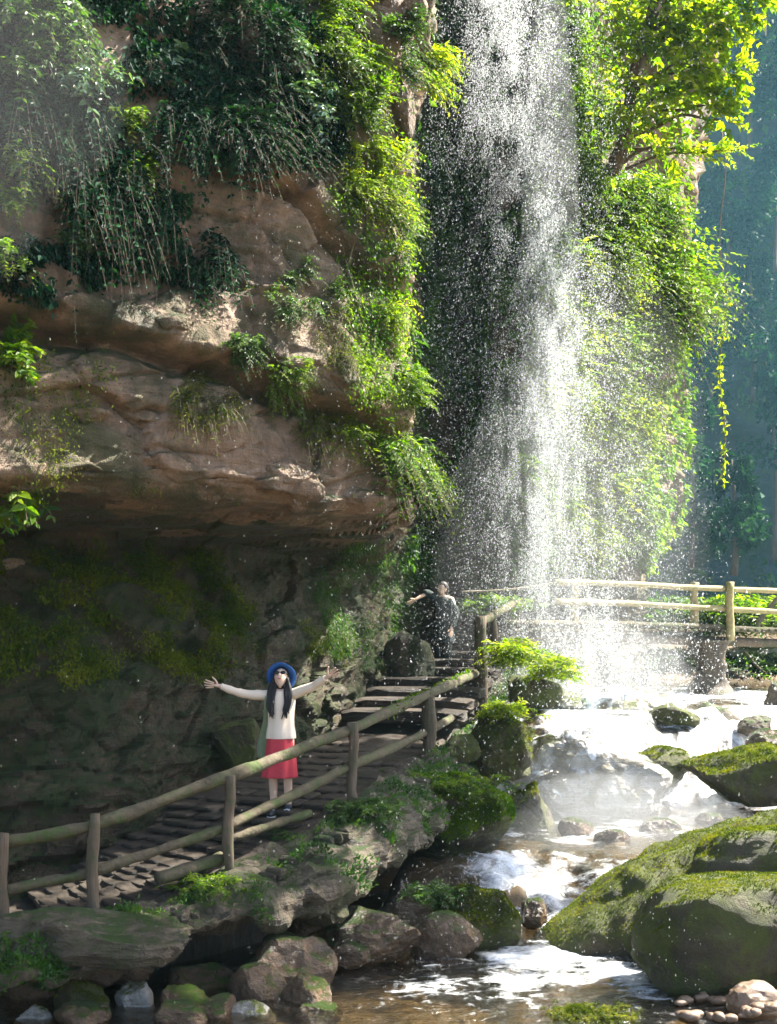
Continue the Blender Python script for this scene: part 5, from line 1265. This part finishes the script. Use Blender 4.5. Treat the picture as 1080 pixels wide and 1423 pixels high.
STREAMS = [  # weight, centre line in photo rows, spread
 (1.5, [(-60, 698), (150, 700), (300, 745), (420, 772), (520, 762), (700, 748), (900, 790)], [(-60, 30), (150, 32), (300, 34), (420, 38), (600, 34), (900, 50)]),
 (.34, [(-60, 755), (150, 740), (330, 760), (550, 815), (700, 852), (930, 868)], [(-60, 22), (200, 30), (420, 46), (700, 40), (930, 40)]),
 (.26, [(-60, 665), (200, 672), (500, 668), (800, 705), (1000, 730)], [(-60, 30), (200, 44), (500, 58), (1000, 60)]),
 (.07, [(-60, 640), (400, 620), (1000, 660)], [(-60, 30), (400, 60), (1000, 70)]),
 (.12, [(-60, 800), (400, 840), (700, 905), (1000, 930)], [(-60, 30), (500, 45), (1000, 55)]),
]
def fall_points(n, wts=None):
    wt = np.array([s[0] for s in STREAMS]) if wts is None else np.array(wts); out = []
    need = n
    while need > 0:
        k = r.choice(len(STREAMS), need * 3, p=wt / wt.sum()); py = r.uniform(-80, 1010, need * 3)
        px = np.zeros(need * 3)
        for i, s in enumerate(STREAMS):
            m_ = k == i; px[m_] = curve(s[1], py[m_]) + r.normal(size=m_.sum()) * curve(s[2], py[m_])
        q = np.column_stack([px / 13, py / 42, np.zeros(len(px))])
        keep = fbm(q, 4, 7) + .5 * fbm(np.column_stack([px / 40, py / 150, np.zeros(len(px))]), 3, 8) > r.uniform(-1.3, .9, len(px))
        pts = np.column_stack([px, py])[keep][:need]; out.append(pts); need -= len(pts)
    return np.concatenate(out)
pp = fall_points(180000); n = len(pp)
Yd = YF + r.normal(size=n) * .45
C = np.column_stack([(pp[:, 0] - 540) * Yd / FPX, Yd, (HORIZON - pp[:, 1]) * Yd / FPX])
size = np.clip(np.exp(r.normal(size=n) * .4 + math.log(.0043)), .002, .012)
v, f = drops(C, size, r.uniform(1.1, 2.2, n))
tag(obj('waterfall', v, f, M['drop'], None, True), 'tall white waterfall breaking into beads of water in front of the cliff nose', 'waterfall', None, 'stuff')
# spray thrown about the pool where the water lands
n = 6000; c = P(825, 960, 20.6); g = np.abs(r.normal(size=n))
C = c + np.column_stack([r.normal(size=n) * 1.35, r.normal(size=n) * .8, g * .75 - .45])
v, f = drops(C, np.clip(np.exp(r.normal(size=n) * .5 + math.log(.006)), .003, .025), r.uniform(1, 1.8, n))
tag(obj('splash_spray', v, f, M['drop'], None, True), 'splash spray flying up from the rocks at the waterfall foot', 'spray', None, 'stuff')
# drizzle drifting across the whole gorge
n = 30000
Yd = r.uniform(8.5, 21.5, n) ; px = r.uniform(-40, 1000, n); px = np.where(r.uniform(size=n) < .84, r.normal(size=n) * 170 + 690, px); py = r.uniform(-40, 1440, n)
C = np.column_stack([(px - 540) * Yd / FPX, Yd, (HORIZON - py) * Yd / FPX])
C = C[C[:, 2] > -3.1]; n = len(C)
v, f = drops(C, np.clip(np.exp(r.normal(size=n) * .4 + math.log(.0028)), .0013, .006) * (C[:, 1] / 14) ** .6, r.uniform(1.2, 3.0, n))
tag(obj('drizzle', v, f, M['drizzle'], None, True), 'fine falling drops of spray drifting all over the gorge', 'spray', None, 'stuff')

# ================================================================== mist and haze
def mist(name, label, c, s, dens, seed, col=(.93, .97, 1)):
    V, F = ico(4); V = V * (1 + .22 * fbm(V * 1.3 + seed, 3, seed))[:, None] * np.array(s)
    o = obj(name, V, F, None, None, True, loc=tuple(c)); o.data.materials.append(vol_mat(name + '_air', col, dens, .35))
    return tag(o, label, 'mist', None, 'stuff')
mist('mist', 'bright mist billowing where the waterfall lands', P(840, 960, 20.6), (1.6, 1.1, 1.3), .06, 1)
mist('mist', 'tall veil of mist falling along with the waterfall', P(765, 430, 22.0), (.5, .4, 7.0), .11, 4)
mist('mist', 'wide soft glow of spray around the waterfall and the sunlit bushes', P(800, 760, 22.2), (2.4, 1.3, 4.4), .03, 7)
mist('mist', 'mist hanging low over the middle pool and the white chute', P(840, 1165, 16.0), (1.9, 1.7, .75), .085, 2)
mist('mist', 'pale mist drifting in front of the upper left corner of the cliff', P(-20, 130, 9.6), (1.0, .5, 1.4), .035, 3)
mist('mist', 'shining mist over the big pale boulder under the fall', P(830, 1085, 17.0), (1.1, .5, .7), .06, 5)
mist('mist', 'blue mist filling the far gorge behind the bridge', (17, 46, 15.5), (17, 9, 16.5), 0.0023, 6, (.3, .75, 1.0))
hz = bpy.data.meshes.new('haze'); bm = bmesh.new(); bmesh.ops.create_cube(bm, size=1.0); bm.to_mesh(hz); bm.free()
haze = link('haze', hz, vol_mat('haze_air', (.5, .85, 1.0), .00025, .2)); haze.location = (0, 25, 15.9); haze.scale = (176, 186, 44.2)
tag(haze, 'thin blue haze filling the gorge', 'haze', None, 'stuff')
